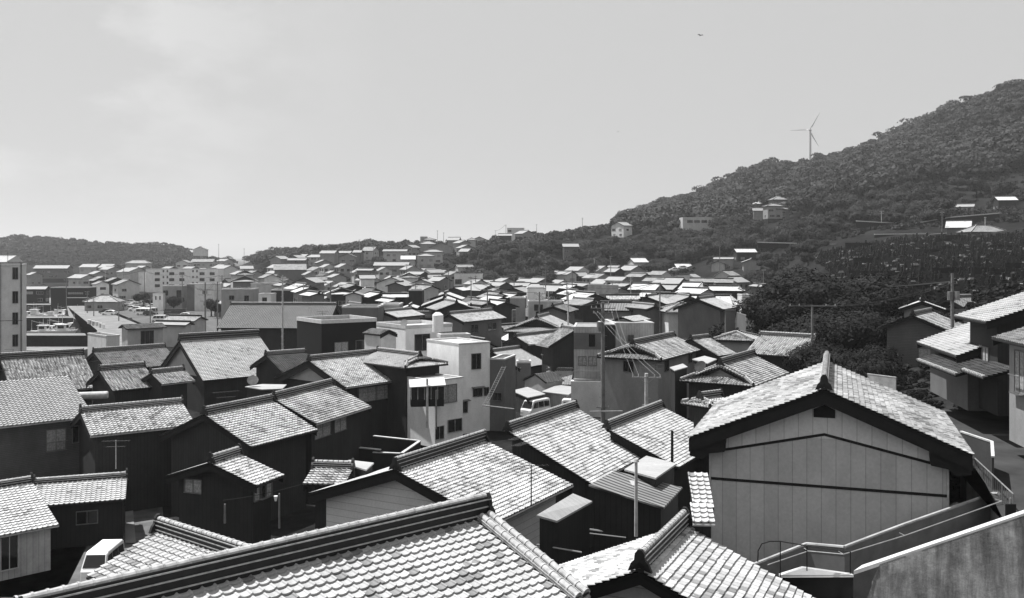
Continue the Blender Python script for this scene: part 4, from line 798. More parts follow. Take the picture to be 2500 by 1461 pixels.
for q in FAR:
    ax, ay, bx, th, dr, Y, rw = q[:7]; ex = q[7] if len(q) > 7 else ''
    w_ = {'W': 'w'}.get(rw[1], rw[1]); kw = {}
    if 'i' in ex: kw['irA'] = .62
    if 'w' in ex or random.random() < .5: kw['auto_wins'] = .8
    sty = 'hip-and-gable' if 'i' in ex else 'gabled'
    lod = 1 if Y < 172 and rw[0] in 'bM' else 2
    far(ax, ay, bx, th, dr, Y, roof=RT[rw[0]], wall='wall_'+w_, lod=lod, both=False, barge=True, rh=.3 if Y < 300 else .22, ant=1 if random.random() < .12 else 0,
        auto=(f"{sty} house, {RN[rw[0]]} roof, {WN[w_]} walls,", area(ax, ay)), **kw)
HIP = [(309,368,636,645,650,'M','g'),(213,298,722,740,300,'M','m'),(1612,1717,742,764,150,'b','w'),(1720,1745,510,518,560,'D','m'),(1879,1918,480,491,480,'M','M'),(1865,1908,498,506,450,'M','m'),
(1900,1932,494,500,470,'D','m'),(1888,1925,507,513,450,'M','M'),(1032,1066,582,587,620,'M','g'),(1024,1065,590,598,560,'B','m'),(1140,1163,582,588,560,'M','g'),(1032,1083,610,617,480,'B','g'),
(1016,1062,620,627,450,'B','g'),(2349,2447,551,573,290,'M','M')]
for xl, xr, yt, ye, Y, r_, w_ in HIP:
    hipped(xl, xr, yt, ye, Y, th=6, roof=RT[r_], wall='wall_'+w_, lod=1 if Y < 172 else 2, auto_wins=.9 if Y < 500 else 0, rh=.25, auto=(f"hipped house, {RN[r_]} roof, {WN[w_]} walls,", area((xl+xr)/2, yt)))
H((1799,804),(1803,803),(1746,826),'A',108,p=.4, lod=1, roof='tG', wall='wall_g', hipA=True, hipB=True, both=True, label='hipped tiled roof behind the weathered grey roof, in front of the big dark trees')
# houses between the ones above, where the photograph shows only slivers of roofs
def overlaps(x, y, hl, hw):
    for (a, b, l, w, t) in HOUSES:
        if hypot(x-a, y-b) < 2.5+min(hw, 4)+min(w, 6)*.7 if l < 7 else abs((x-a)*cos(t)+(y-b)*sin(t)) < l+2.9 and abs(-(x-a)*sin(t)+(y-b)*cos(t)) < w+2.9: return True
    return False
GY_, cnt, crowd = 118.0, 0, MB()
while GY_ < 455:
    X0, X1 = (545-CX)*GY_/F, (1800-CX)*GY_/F; x = X0+random.uniform(0, 6)
    while x < X1:
        yy = GY_+random.uniform(-3, 3); pxx = CX+F*x/yy
        ok = not overlaps(x, yy, 4.5, 3.4) and not inpoly(np.array([x]), np.array([yy]), BASIN)[0] and tz(x, yy) < 8
        if GY_ > 335 and 1120 < pxx < 1350: ok = False
        if pxx < 640 and GY_ < 260: ok = False
        if ok and GY_ < 135 and not (820 < pxx < 1500): ok = False
        if ok:
            th = random.choice((118, 128, 135, 112, 45)); t = radians(th); r = V3(cos(t), sin(t), 0); n = V3(r[1], -r[0], 0); n = n if n[1] < 0 else -n
            w = random.uniform(2.6, 3.6); z = tz(x, yy)+random.choice((4.2, 4.8, 5.2, 6.4))*(.9 if GY_ < 150 else 1); l = random.uniform(3, 4.6); P = V3(x, yy, z)-r*l
            rc = random.choice('BBBbbMMD'); wc = random.choice('wggmmMd')
            if cnt >= 72:          # past three hundred houses: the farthest small ones are one mass
                Q = P+r*2*l; zb = tz(x, yy)-.5; k_ = {'B': 0, 'b': 0, 'M': 1, 'D': 2}[rc]; wk = 3 if wc in 'wg' else 4 if wc in 'mM' else 5; U = V3(0, 0, 1)
                for sg in (1, -1):
                    a_, b_ = P+n*sg*w-U*w*.47, Q+n*sg*w-U*w*.47; crowd.prism([P, Q, b_, a_], U*.16, 5, k_); crowd.add([P+U*.17, Q+U*.17, b_+U*.17, a_+U*.17], [[0, 1, 2, 3]], k_, [(0, 0), (2*l/.27, 0), (2*l/.27, w/.23), (0, w/.23)])
                i_ = [(P+r*.3+n*(w-.4)), (Q-r*.3+n*(w-.4)), (Q-r*.3-n*(w-.4)), (P+r*.3-n*(w-.4))]; ze_ = P[2]-(w-.4)*.47-.05
                for e in range(4):
                    c_, d_ = i_[e], i_[(e+1) % 4]; crowd.add([(c_[0], c_[1], zb), (d_[0], d_[1], zb), (d_[0], d_[1], ze_), (c_[0], c_[1], ze_)], [[0, 1, 2, 3]], wk)
                    ww_ = unit(V3(d_[0]-c_[0], d_[1]-c_[1], 0)); nn_ = V3(ww_[1], -ww_[0], 0); nn_ = nn_ if nn_@(c_-(P+Q)/2) > 0 else -nn_; L_w = hypot(d_[0]-c_[0], d_[1]-c_[1])
                    for g_ in (.25, .7): q_ = V3(c_[0], c_[1], ze_-1.7)+ww_*L_w*g_; crowd.obox(q_-nn_*.02, ww_*1.3, nn_*.08, U*1.0, 6)
                for e_ in (P+r*.3, Q-r*.3): crowd.add([e_+n*(w-.4)-U*((w-.4)*.47+.05), e_-n*(w-.4)-U*((w-.4)*.47+.05), e_-U*.02], [[0, 1, 2]], wk)
                crowd.obox(P-n*.12+U*.15, Q-P, n*.24, U*.25, 2); HOUSES.append((x, yy, l, w, t)); cnt += 1; x += 7.4; continue
            house(P, P+r*2*l, n, w, .47, lod=2, roof=RT[rc], wall='wall_'+wc, rh=.22, go=.3, eo=.4, auto_wins=.5 if random.random() < .3 else 0, auto=(f"gabled house, {RN[rc]} roof, {WN[wc]} walls,", area(pxx, HY+F*(CH-z)/yy))); cnt += 1
        x += 7.4
    GY_ += 8.4
tag(crowd.build('distant_houses', [MATS[q] for q in ('tRib', 'tM', 'tD', 'wall_g', 'wall_m', 'wall_d', 'glass')]), kind='stuff', label='crowd of further small gabled houses between the nearer ones')

# ---------------------------------------------------------------- trees
def crown_mesh(name, nl, size, leafn, mat, lobes=9, R=1.0, flat=.75, seed=0):
    rg = np.random.default_rng(seed); C_ = rg.normal(0, .42, (lobes, 3))*[1, 1, .5]*R; C_[:, 2] = np.abs(C_[:, 2])*1.0+.05; rad = rg.uniform(.36, .60, lobes)*R
    mb = MB(); k = nl; idx = rg.integers(0, lobes, k); d = rg.normal(0, 1, (k, 3)); d /= np.linalg.norm(d, axis=1)[:, None]; d[:, 2] = np.where(d[:, 2] < -.35, -d[:, 2], d[:, 2])
    rr = rad[idx]*rg.uniform(.72, 1.08, k)*(1+.16*np.sin(d[:, 0]*9+idx)*np.cos(d[:, 1]*8+idx*2)); p = C_[idx]+d*rr[:, None]*[1, 1, flat]
    nrm = d+rg.normal(0, .33, (k, 3)); nrm[:, 2] += .25; nrm /= np.linalg.norm(nrm, axis=1)[:, None]
    a = np.cross(nrm, rg.normal(0, 1, (k, 3))); a /= np.linalg.norm(a, axis=1)[:, None]; b = np.cross(nrm, a); s = size*rg.uniform(.55, 1.35, k)[:, None]
    v = np.stack([p-a*s-b*s*.45, p+a*s*.9-b*s*.5, p+a*s+b*s*.5, p-a*s*.8+b*s*.55], 1).reshape(-1, 3); mb.add(v, np.arange(4*k).reshape(-1, 4), 0)
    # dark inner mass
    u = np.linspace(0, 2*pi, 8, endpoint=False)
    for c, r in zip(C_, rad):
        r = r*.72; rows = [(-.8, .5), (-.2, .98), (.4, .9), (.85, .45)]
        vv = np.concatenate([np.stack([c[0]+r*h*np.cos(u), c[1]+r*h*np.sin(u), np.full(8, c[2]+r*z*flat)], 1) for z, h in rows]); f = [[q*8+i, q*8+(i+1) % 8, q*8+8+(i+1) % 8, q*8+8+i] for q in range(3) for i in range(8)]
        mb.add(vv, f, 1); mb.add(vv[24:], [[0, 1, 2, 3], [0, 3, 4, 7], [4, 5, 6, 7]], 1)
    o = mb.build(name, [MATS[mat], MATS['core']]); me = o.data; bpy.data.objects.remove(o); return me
TC = [crown_mesh('crown', 4200, .055, 0, 'leaf', seed=i, lobes=8+i) for i in range(5)]
TD = [crown_mesh('crown', 16000, .026, 0, 'leaf_dark', seed=20+i, lobes=12) for i in range(3)]
def trunk_mesh():
    mb = MB(); mb.tube((0, 0, -.3), (0, 0, .55), .05, .032, n=7)
    for i in range(6): a = i*1.1; mb.tube((0, 0, .3+.04*i), (cos(a)*.35, sin(a)*.35, .72+.05*(i % 3)), .022, .008, n=5)
    o = mb.build('trunk', MATS['bark']); me = o.data; bpy.data.objects.remove(o); return me
TRK = trunk_mesh()
def tree(x, y, hgt, r, z=None, kind=TC, name='tree', auto=None, label=None, group='trees of the wooded slopes', cat='tree'):
    z = tz(x, y) if z is None else z; root = empty(name, (x, y, z), random.uniform(0, 6.28)); tag(root, label, cat, group, auto=auto)
    t = bpy.data.objects.new('trunk', TRK); c = bpy.data.objects.new('crown', random.choice(kind))
    for q in (t, c): scene.collection.objects.link(q); q.parent = root
    t.scale = (hgt*.8, hgt*.8, hgt*.75); c.scale = (r, r, hgt*.55); c.location = (0, 0, hgt*.38); return root
def taken(x, y, pad=2.5):
    return any(abs((x-a)*cos(t)+(y-b)*sin(t)) < l+pad and abs(-(x-a)*sin(t)+(y-b)*cos(t)) < w+pad for (a, b, l, w, t) in HOUSES)
VISH = list(HOUSES)
def scatter_trees(n, xr, Yr, hr, desc, ar, kind=TC, rr=(.45, .6), mind=4.2, guard=True, ymax=None):
    pts, tries = [], 0
    while len(pts) < n and tries < n*60:
        tries += 1; Y = random.uniform(*Yr); x = (random.uniform(*xr)-CX)*Y/F
        if taken(x, Y, 2.0) or any(hypot(x-a, Y-b) < mind for a, b in pts): continue
        h = random.uniform(*hr); z = tz(x, Y); p, q = CX+F*x/Y, HY-F*(z+h-CH)/Y; bad = False
        if guard:       # keep trees from hiding the houses behind them
            for (a, b, l, w, t) in VISH:
                if b > Y and b < 700:
                    hx, hy = CX+F*a/b, HY-F*(tz(a, b)+4-CH)/b
                    if abs(hx-p) < (l+2)*F/b*.8+h*.45*F/Y and q < hy: bad = True; break
        if bad: continue
        pts.append((x, Y)); tree(x, Y, h, h*random.uniform(*rr), z=z-h*.12, kind=kind, auto=(desc, ar))
scatter_trees(34, (1145, 1345), (366, 460), (9, 13), 'rounded broadleaf tree', 'on the wooded knoll in the middle distance', guard=False, mind=5.5)
scatter_trees(85, (1345, 1830), (385, 455), (8, 12), 'rounded broadleaf tree', 'in the wooded belt above the dense roofs', mind=5.5)
scatter_trees(40, (1840, 2330), (318, 400), (6, 10), 'bushy tree', 'on the slope above the graveyard', mind=6)
scatter_trees(30, (690, 1010), (335, 470), (5, 8.5), 'bushy tree', 'among the houses of the low rise', mind=5)
scatter_trees(16, (1740, 1990), (205, 330), (4, 7), 'low shrubby tree', 'between the dense roofs and the graveyard', mind=5)
scatter_trees(24, (1900, 2500), (372, 470), (8, 13), 'rounded broadleaf tree', 'behind the upper hillside houses', mind=6, guard=True)
for i, (x, Y, h, r) in enumerate([(1885,132,9.5,6.5),(1950,128,11,7),(2020,122,11.5,7),(2085,116,10,6),(1930,114,8.5,5),(2010,106,9,5.5),(2080,100,9,5.5),(1865,120,6.5,4),(2070,88,6,3.4),(2040,92,7,4),(1985,140,9,5.5)]):
    X = (x-CX)*Y/F; tree(X, Y, h, r, z=tz(X, Y)-1.2, kind=TD, auto=('big dark evergreen tree', 'in the dark clump below the graveyard'), group='big dark trees below the graveyard')
for x, Y, h, r, lb in [(2080,66,3.2,2,'small pale-leaved shrub behind the panelled gable ridge'),(2200,58,2.6,1.8,'clipped garden tree before the dark lap-sided house'),(2230,52,3.4,2.1,'dark garden shrub below the dotted tile wing'),(2275,50,3.0,2,'dark garden shrub beside the glazed porch, right of the clipped tree')]:
    X = (x-CX)*Y/F; tree(X, Y, h, r, z=tz(X, Y), kind=TD, label=lb, group='garden trees')
for x, Y, h, r, lb in [(424,288,6.2,2.3,'round dark tree before the grey clinic'),(335,330,5,2,'small pine left of the long apartment row'),(350,325,5.5,2,'small pine right beside the plain grey gable by the car park'),(365,318,4.5,1.8,'small pine in front of the long apartment row'),(516,270,6.5,1.7,'dark tall shrub behind the double-armed utility pole'),(530,262,5.5,1.5,'dark tall shrub left of the grey workshop'),(590,225,3,1.2,'small dark conifer before the grey workshop')]:
    X = (x-CX)*Y/F; tree(X, Y, h, r, z=tz(X, Y), kind=TD, label=lb, group='trees by the harbour')
# far woods read as one mass each
def wood(name, cols, n, mat, size, q=90, seed=1, hr=(6, 11), keep=None, fr=True):
    rg = np.random.default_rng(seed); P = []
    while len(P) < n:
        pxx = rg.uniform(*cols[0]); Y = rg.uniform(*cols[1]) ; x = (pxx-CX)*Y/F
        if keep and not keep(pxx, Y): continue
        P.append((x, Y))
    P = np.array(P); H_ = [h for h in HOUSES if h[1] > cols[1][0]-20]
    ok = np.ones(len(P), bool)
    for (a, b, l, w, t) in (H_ if fr else []):
        front = (P[:, 1] < b+6) & (P[:, 1] > b-16) & (np.abs(P[:, 0]/P[:, 1]-a/b) < (l+5)/b); ok &= ~front
    P = P[ok]; n = len(P); z = terrain(P[:, 0], P[:, 1]); h = rg.uniform(*hr, n)*np.clip(1+.45*np.sin(P[:, 0]*.031+2*np.sin(P[:, 1]*.021))*np.sin(P[:, 1]*.037+P[:, 0]*.011), .5, 1.5)
    k = n*q; ti = np.repeat(np.arange(n), q); lob = 5; lc = rg.normal(0, .42, (n, lob, 3))*[1, 1, .45]; lc[:, :, 2] = np.abs(lc[:, :, 2]); li = rg.integers(0, lob, k)
    d = rg.normal(0, 1, (k, 3)); d /= np.linalg.norm(d, axis=1)[:, None]; d[:, 2] = np.abs(d[:, 2])*.9-.05
    c = lc[ti, li]+d*rg.uniform(.40, .5, k)[:, None]*[1, 1, .6]; R = (h*.62)[ti][:, None]
    p = np.stack([P[ti, 0], P[ti, 1], (z+h*.25)[ti]], 1)+c*R
    nr = d+rg.normal(0, .28, (k, 3)); nr[:, 2] += .1; nr /= np.linalg.norm(nr, axis=1)[:, None]; a = np.cross(nr, rg.normal(0, 1, (k, 3))); a /= np.linalg.norm(a, axis=1)[:, None]; b = np.cross(nr, a); s = size*rg.uniform(.6, 1.4, k)[:, None]
    v = np.stack([p-a*s-b*s*.5, p+a*s-b*s*.6, p+a*s*.9+b*s*.6, p-a*s*.9+b*s*.5], 1).reshape(-1, 3)
    mb = MB(); mb.add(v, np.arange(4*k).reshape(-1, 4)); return tag(mb.build(name, MATS[mat]), kind='stuff', label={'woodland': 'dense evergreen woodland covering the far slopes', 'scrub': 'low scrub on the slopes'}.get(name, 'dark undergrowth between the houses at the right'))
wood('woodland', ((1530, 2700), (440, 1000)), 3000, 'leaf_far', .75, q=300, seed=1, hr=(8, 16), keep=lambda x, Y: Y < np.interp(x, [1530,1750,2000,2200,2400,2600], [960,880,810,760,720,690])+30 and tz((x-CX)*Y/F, Y) > 29)
wood('woodland', ((-250, 560), (800, 1120)), 1200, 'leaf_far', .8, q=190, seed=2, hr=(5, 12), keep=lambda x, Y: tz((x-CX)*Y/F, Y) > 6)
wood('woodland', ((605, 1180), (560, 960)), 1500, 'leaf_far', .7, q=170, seed=3, hr=(5, 9), keep=lambda x, Y: tz((x-CX)*Y/F, Y) > 11)
wood('woodland', ((1180, 1560), (505, 850)), 700, 'leaf_far', .8, q=110, seed=4, hr=(4, 8), keep=lambda x, Y: tz((x-CX)*Y/F, Y) > 20)
wood('scrub', ((1350, 2560), (310, 470)), 1500, 'leaf_far', .45, q=90, seed=5, hr=(1.2, 3.2), keep=lambda x, Y: tz((x-CX)*Y/F, Y) > 10 and Y > 240)
wood('scrub', ((640, 1200), (360, 560)), 700, 'leaf_far', .45, q=80, seed=6, hr=(1.2, 3.0), keep=lambda x, Y: tz((x-CX)*Y/F, Y) > 4.5)
wood('scrub', ((1880, 2560), (90, 128)), 240, 'leaf_dark', .2, q=140, seed=7, hr=(.6, 1.6), fr=False)
wood('garden_undergrowth', ((1990, 2560), (50, 96)), 420, 'leaf_dark', .11, q=200, seed=8, hr=(.4, 1.1), fr=False, keep=lambda x, Y: (x > 2060 or Y > 62) and not (Y < 60 and x > 2330))

# ---------------------------------------------------------------- terrace walls and hillside roads
def wallrun(name, pts, Y, hgt, th, mat, label, cat='retaining wall', cap=None):
    W = [at(x, y, Yq) for (x, y), Yq in zip(pts, Y if isinstance(Y, (list, tuple)) else [Y]*len(pts))]; m = MB()
    for a, b in zip(W[:-1], W[1:]):
        d = unit(V3(b[0]-a[0], b[1]-a[1], 0)); nn = V3(-d[1], d[0], 0); m.prism([a, b, b-V3(0,0,hgt), a-V3(0,0,hgt)], nn*th, 0)
        if cap: m.prism([a-nn*.06+V3(0,0,.005), b-nn*.06+V3(0,0,.005), b-nn*.06+V3(0,0,cap), a-nn*.06+V3(0,0,cap)], nn*(th+.12), 1)
    return tag(m.build(name, [MATS[mat], MATS['concrete_cap']]), label, cat, 'hillside walls')
wallrun('terrace_wall', [(1635,571),(1700,573),(1760,571)], 446, 2.4, .5, 'stonewall', 'dark retaining wall with pale coping below the hillside school', cap=.5)
wallrun('terrace_wall', [(1850,593),(1960,596),(2100,600)], [292,290,288], 1.6, .4, 'stonewall', 'low roadside wall left of the top of the graveyard', cap=.3)
wallrun('terrace_wall', [(2090,541),(2160,545),(2240,546),(2320,532),(2440,522)], [330,328,325,320,318], 2.2, .5, 'stonewall', 'long curving terrace wall under the dark hillside wood', cap=.35)
wallrun('terrace_wall', [(2135,574),(2260,572)], 292, 1.8, .4, 'stonewall', 'short terrace wall left of the thin pale shed roof', cap=.3)
wallrun('terrace_wall', [(2180,584),(2380,583),(2495,583)], 262, 3.2, .5, 'stonewall', 'long black terrace wall along the top of the graveyard')
wallrun('terrace_wall', [(1436,696),(1510,698)], 232, 2.2, .5, 'concrete', 'pale retaining wall in the dense roofs below the wooded belt', cap=.2)

# ---------------------------------------------------------------- graveyard
def grave_mesh(v, mat):
    m = MB(); m.box(-.45,.45,-.4,.4,0,.25); m.box(-.32,.32,-.3,.3,.25,.5); m.box(-.16-.03*v,.16+.03*v,-.15,.15,.5,1.0+.2*v); m.prism([(-.22,-.2,1.01+.2*v),(.22,-.2,1.01+.2*v),(0,-.2,1.15+.2*v)], (0,.4,0)) if v == 2 else None
    if v == 1: m.box(.36,.42,-.25,-.2,.25,.75); m.box(-.42,-.36,-.25,-.2,.25,.75)
    o = m.build('gravestone', MATS[mat]); me = o.data; bpy.data.objects.remove(o); return me
def glint_slab_mesh():
    m = MB(); m.box(-.6,.6,-.45,.45,0,.22); m.box(-.4,.4,-.3,.3,.22,.42); o = m.build('gravestone', MATS['stone_glint']); me = o.data; bpy.data.objects.remove(o); return me  # pale colour stands for sun glints on polished stone tops
GM = [grave_mesh(0, 'stone'), grave_mesh(1, 'stone'), grave_mesh(2, 'stone'), glint_slab_mesh()]
GL = ['polished black gravestone in the crowded hillside graveyard', 'black gravestone with two side posts in the hillside graveyard', 'black gravestone with a peaked cap in the hillside graveyard', 'low slab painted pale as a sun glint in the hillside graveyard']
yy_ = np.arange(120, 262, 1.6); uu_ = np.linspace(1990, 2620, 60); cg = MB()      # dark worn ground of the graveyard, following the slope
def cedge(Y): return np.interp(Y, [110, 128, 180, 240, 262], [2330, 2235, 2040, 1985, 2010])
XX = np.array([[max(u, cedge(Y)+3*sin(Y))  for u in uu_] for Y in yy_]); YY = np.repeat(yy_[:, None], 60, 1); XW = (XX-CX)*YY/F; ZZ = terrain(XW, YY)+.12
k_ = len(yy_); i_ = (np.arange(k_-1)[:, None]*60+np.arange(59)[None, :]).ravel(); cg.add(np.stack([XW.ravel(), YY.ravel(), ZZ.ravel()], 1), np.stack([i_, i_+1, i_+61, i_+60], 1))
tag(cg.build('graveyard_ground', MATS['graveground']), kind='structure')
spots = []
for Y in np.arange(258, 122, -3.4):
    pxx = cedge(Y)+random.uniform(0, 10)
    while pxx < 2510:
        X = (pxx-CX)*Y/F
        if random.random() < .85 and not taken(X, Y, .5): spots.append((X, Y+random.uniform(-.6, .6)))
        pxx += random.uniform(11, 24)*F/Y/11
random.shuffle(spots); spots = sorted(spots[:1400]); random.shuffle(spots); near_, rest = spots[:298], spots[298:]
GV = [tuple(np.array(v.co) for v in me.vertices) for me in GM]
for i, (X, Y) in enumerate(near_):
    k = random.choice((0, 0, 1, 1, 2, 3)); o = bpy.data.objects.new('gravestone', GM[k]); scene.collection.objects.link(o)
    o.location = (X, Y, tz(X, Y)); o.rotation_euler = (random.uniform(-.05, .05), random.uniform(-.05, .05), random.uniform(-.5, .3)); s = random.uniform(.55, 1.05); o.scale = (s, s, s*random.uniform(.85, 1.3))
    tag(o, GL[k], 'gravestone', 'gravestones, '+('black', 'side posts', 'peaked', 'painted glints')[k])
gm = MB()
for X, Y in rest:
    k = random.choice((0, 0, 1, 1, 2, 3)); me = GM[k]; s = random.uniform(.5, 1.0); a_ = random.uniform(-.5, .3); v = np.array(GV[k])*[s, s, s*random.uniform(.8, 1.2)]
    v = np.stack([v[:, 0]*cos(a_)-v[:, 1]*sin(a_)+X, v[:, 0]*sin(a_)+v[:, 1]*cos(a_)+Y, v[:, 2]+tz(X, Y)], 1)
    f4 = [list(p.vertices) for p in me.polygons if len(p.vertices) == 4]; f3 = [list(p.vertices) for p in me.polygons if len(p.vertices) == 3]
    gm.add(v, f4, 1 if k == 3 else 0)
tag(gm.build('gravestones', [MATS['stone'], MATS['stone_glint']]), kind='stuff', label='crowd of further black gravestones covering the graveyard slope')
wp = 0
for i in range(16):
    Y = random.uniform(130, 250); pxx = random.uniform(cedge(Y)+20, 2490); X = (pxx-CX)*Y/F; L__ = random.uniform(3, 9); m = MB(); m.box(-L__/2, L__/2, -.15, .15, -.5, random.uniform(.5, 1.2)); o = m.build('plot_wall', MATS['stonewall']); o.location = (X, Y, tz(X, Y)); o.rotation_euler = (0, 0, random.uniform(-.3, .3))
    tag(o, None, 'low wall', 'plot walls in the graveyard', auto=('low black plot wall', 'among the gravestones'))

# ---------------------------------------------------------------- utility poles and cables
TOPS = {}
def pole(key, x, yt, Y, zb=None, arms=((.3, 1.8),), th=0, mat='pole', r=.16, trans=0, label=None, auto=None, lamp=0, r1=None):
    top = at(x, yt, Y); zb = tz(top[0], top[1])-.2 if zb is None else zb; h = top[2]-zb; t = radians(th); d = V3(cos(t), sin(t), 0)
    root = empty('utility_pole', (top[0], top[1], zb)); tag(root, label, 'utility pole', 'utility poles over the town', auto=auto)
    m = MB(); m.tube((0, 0, 0), (0, 0, h), r, r*.65 if r1 is None else r1, n=10)
    for q in np.arange(2.2, h-1.5, .5): s = 1 if int(q*2) % 2 else -1; m.tube((s*r*.7, 0, q), (s*(r+.12), 0, q), .015, n=4)
    m.build('post', MATS[mat], root); P = []
    for dz, wd_ in arms:
        a = MB(); c = V3(0, -.12, h-dz); a.obox(c-d*wd_/2-V3(0, .04, .04), d*wd_, V3(0, .08, 0), V3(0, 0, .08))
        if wd_ > 1.2: a.tube(c-d*wd_*.28, c+V3(0, 0, -.5), .018, n=4); a.tube(c+d*wd_*.28, c+V3(0, 0, -.5), .018, n=4)
        ao = a.build('crossarm', MATS['metal' if mat != 'pole' else 'pole'], root); ins = MB()
        for q in (-.47, -.28, .28, .47) if wd_ > 1.2 else (-.4, .4): ins.tube(c+d*wd_*q+V3(0, 0, .04), c+d*wd_*q+V3(0, 0, .22), .045, .03, n=6); P.append(top+d*wd_*q+V3(0, -.12, -dz+.22))
        ins.build('insulator', MATS['polelight'], ao)
    for i in range(trans):
        m = MB(); m.tube((.32*(1 if i else -1)-0, -.25, h-2.6), (.32*(1 if i else -1), -.25, h-1.75), .26, .26, n=12); m.build('transformer', MATS['metal' if i else 'pole'], root)
    if lamp:
        m = MB(); m.tube((0, 0, h-1), (.7*lamp, -.2, h-.8), .03, n=5); m.build('lamp_arm', MATS['metal'], root); m = MB(); m.box(min(.5*lamp, 1.0*lamp), max(.5*lamp, 1.0*lamp), -.3, -.12, h-.88, h-.78); m.build('lamp_head', MATS['white'], root)
    TOPS[key] = P or [top]; return root
pole('A', 1472, 738, 84, zb=.3, arms=((.15, 1.2), (.55, 2.2), (1.0, 1.8), (9.4, 1.2)), th=-12, r=.22, trans=1, label='thick dark utility pole with stacked crossarms in front of the tall narrow house')
pole('B', 1578, 912, 72, zb=.5, arms=((.3, 2.2),), th=-8, mat='polelight', r=.2, trans=0, label='pale utility pole with one wide crossarm just right of the thick dark pole')
pole('C', 1317, 713, 140, arms=((.3, 1.6), (1.1, 1.2)), label='dark wooden pole in front of the blank white wall block')
pole('D', 807, 690, 158, arms=((.2, 2.2), (.8, 1.8)), trans=1, label='dark pole with looped cables at the right end of the long ribbed roof')
pole('E', 690, 672, 142, arms=((.9, .9),), th=40, lamp=-1, mat='polelight', label='slender pole rising through the middle of the long ribbed roof')
pole('G', 501, 690, 212, arms=((1.6, 3.6), (2.8, 3.0), (4.2, 2.2)), mat='pole', r=.22, trans=2, label='double-armed utility pole left of the long ribbed roof')
pole('I', 531, 688, 205, arms=((.5, 2.0),), label='utility pole between the double-armed pole and the long ribbed roof')
pole('J', 408, 772, 196, arms=((.2, .8),), label='short dark pole above the grey harbour shed')
pole('K', 2325, 668, 92, arms=((1.0, .9),), r=.2, trans=2, label='utility pole with transformers before the grey roofs on the right')
pole('L', 1983, 745, 92, zb=4, arms=((.1, 4.6),), th=-3, label='pole with very wide pale crossarm against the big dark trees')
for key, x, yt, Y in [('a',162,682,300),('b',213,711,285),('c',229,728,270),('d',290,737,250),('e',353,660,330),('f',445,668,290),('g',542,672,245),('h',302,650,430),('i',257,660,400),('j',367,730,240),
    ('k',624,685,238),('l',1150,676,215),('m',1161,673,300),('n',1190,705,160),('o',1255,668,250),('p',1332,660,215),('q',1339,712,170),('r',1384,690,185),('s',1387,712,130),('t',1397,660,240),('u',1451,632,400),
    ('v',1540,676,235),('w',1495,688,245),('x',1757,600,345),('y',1611,690,150),('z',1068,563,560),('A1',1235,549,560),('A2',1083,568,560),('A3',1210,563,560),('A4',1422,532,520),('A5',1310,548,560),('A6',534,596,640),('A7',596,607,640),
    ('A8',1095,655,300),('A9',1015,690,230),('B1',858,640,360),('B2',741,690,215),('B3',993,645,330),('B4',1864,658,240),('B5',1852,690,200),('B6',2152,515,330),('B7',2300,518,300),('B8',2405,530,290),('B9',1491,625,330),('C1',878,585,520),('C2',912,600,480)]:
    pole(key, x, yt, Y, arms=((.3, 1.5), (1.0, 1.2)) if random.random() < .6 else ((.3, 1.3),), th=random.uniform(-40, 40), r=.15, mat='pole' if random.random() < .7 else 'polelight', auto=('slim utility pole', area(x, yt)))
def cable(pts, r, sag=.6, label=None, name='power_cable', auto=None, mat='wire'):
    m = MB()
    for a, b in pts:
        a, b = np.asarray(a, float), np.asarray(b, float); t = np.linspace(0, 1, 11); q = a+(b-a)*t[:, None]; q[:, 2] -= sag*4*t*(1-t); m.path(list(q), r, n=4)
    return tag(m.build(name, MATS[mat]), label, 'cable', 'overhead cables', auto=auto)
LP_ = lambda a, b, k=3: list(zip(TOPS[a][:k], TOPS[b][:k]))
T_A = TOPS['A'][4:8]; T_B = TOPS['B']
for i in range(4): cable([(T_A[i], T_B[min(i, 3)])], .009, .25, label=f"{('leftmost','second','third','rightmost')[i]} of four pale cables slanting down from the thick dark pole to the pale pole", mat='metal')
for a, b, lb in [('G','I','short cables between the double-armed pole and its neighbour'),('D','E','faint cables from the looped-cable pole to the slender pole'),('E','G','long faint cables across the long ribbed roof'),('C','A','cables from the dark wooden pole to the thick dark pole'),('C','s','cables among the central poles left of the thick dark pole'),('K','L','faint cables from the transformer pole towards the big dark trees'),('A1','A3','thin cable on the skyline ridge'),('a','e','thin cables above the harbour restaurant'),('e','f','thin cables in front of the long white apartment row'),('f','g','thin cables right of the long white apartment row'),('d','j','thin cables over the harbour car park'),('p','t','thin cables above the dense roofs right of the blank white wall'),('l','o','thin cables above the dense roofs at the centre'),('D','k','thin cables behind the long ribbed roof'),('l','C','thin cables left of the dark wooden pole'),('q','p','thin cables right of the blank white wall'),('y','r','thin cables above the ribbed grey roof right of centre'),('s','y','thin cables right of the thick dark pole'),('n','l','thin cables between two slim poles at the town centre'),('B5','K','long thin cables crossing the big dark trees'),('w','v','thin cables in front of the pale retaining wall'),('G','f','faint cables rising from the double-armed pole'),('B6','B7','thin cable over the curving terrace wall')]:
    cable(LP_(a, b, 2), .018 if TOPS[a][0][1] < 150 else .03, 1.0, label=lb)
for i, (p, q, Y0, Y1) in enumerate([((-60,905),(240,880),70,100),((-60,940),(232,905),70,100)]): cable([(at(*p, Y0), at(*q, Y1))], .012, .3, label=('upper','lower')[i]+' thin cable crossing in front of the tall apartment block')
cable([(at(545,1222,45), at(745,1180,52))], .014, .1, label='thin wire from the short post near the dark timber house')
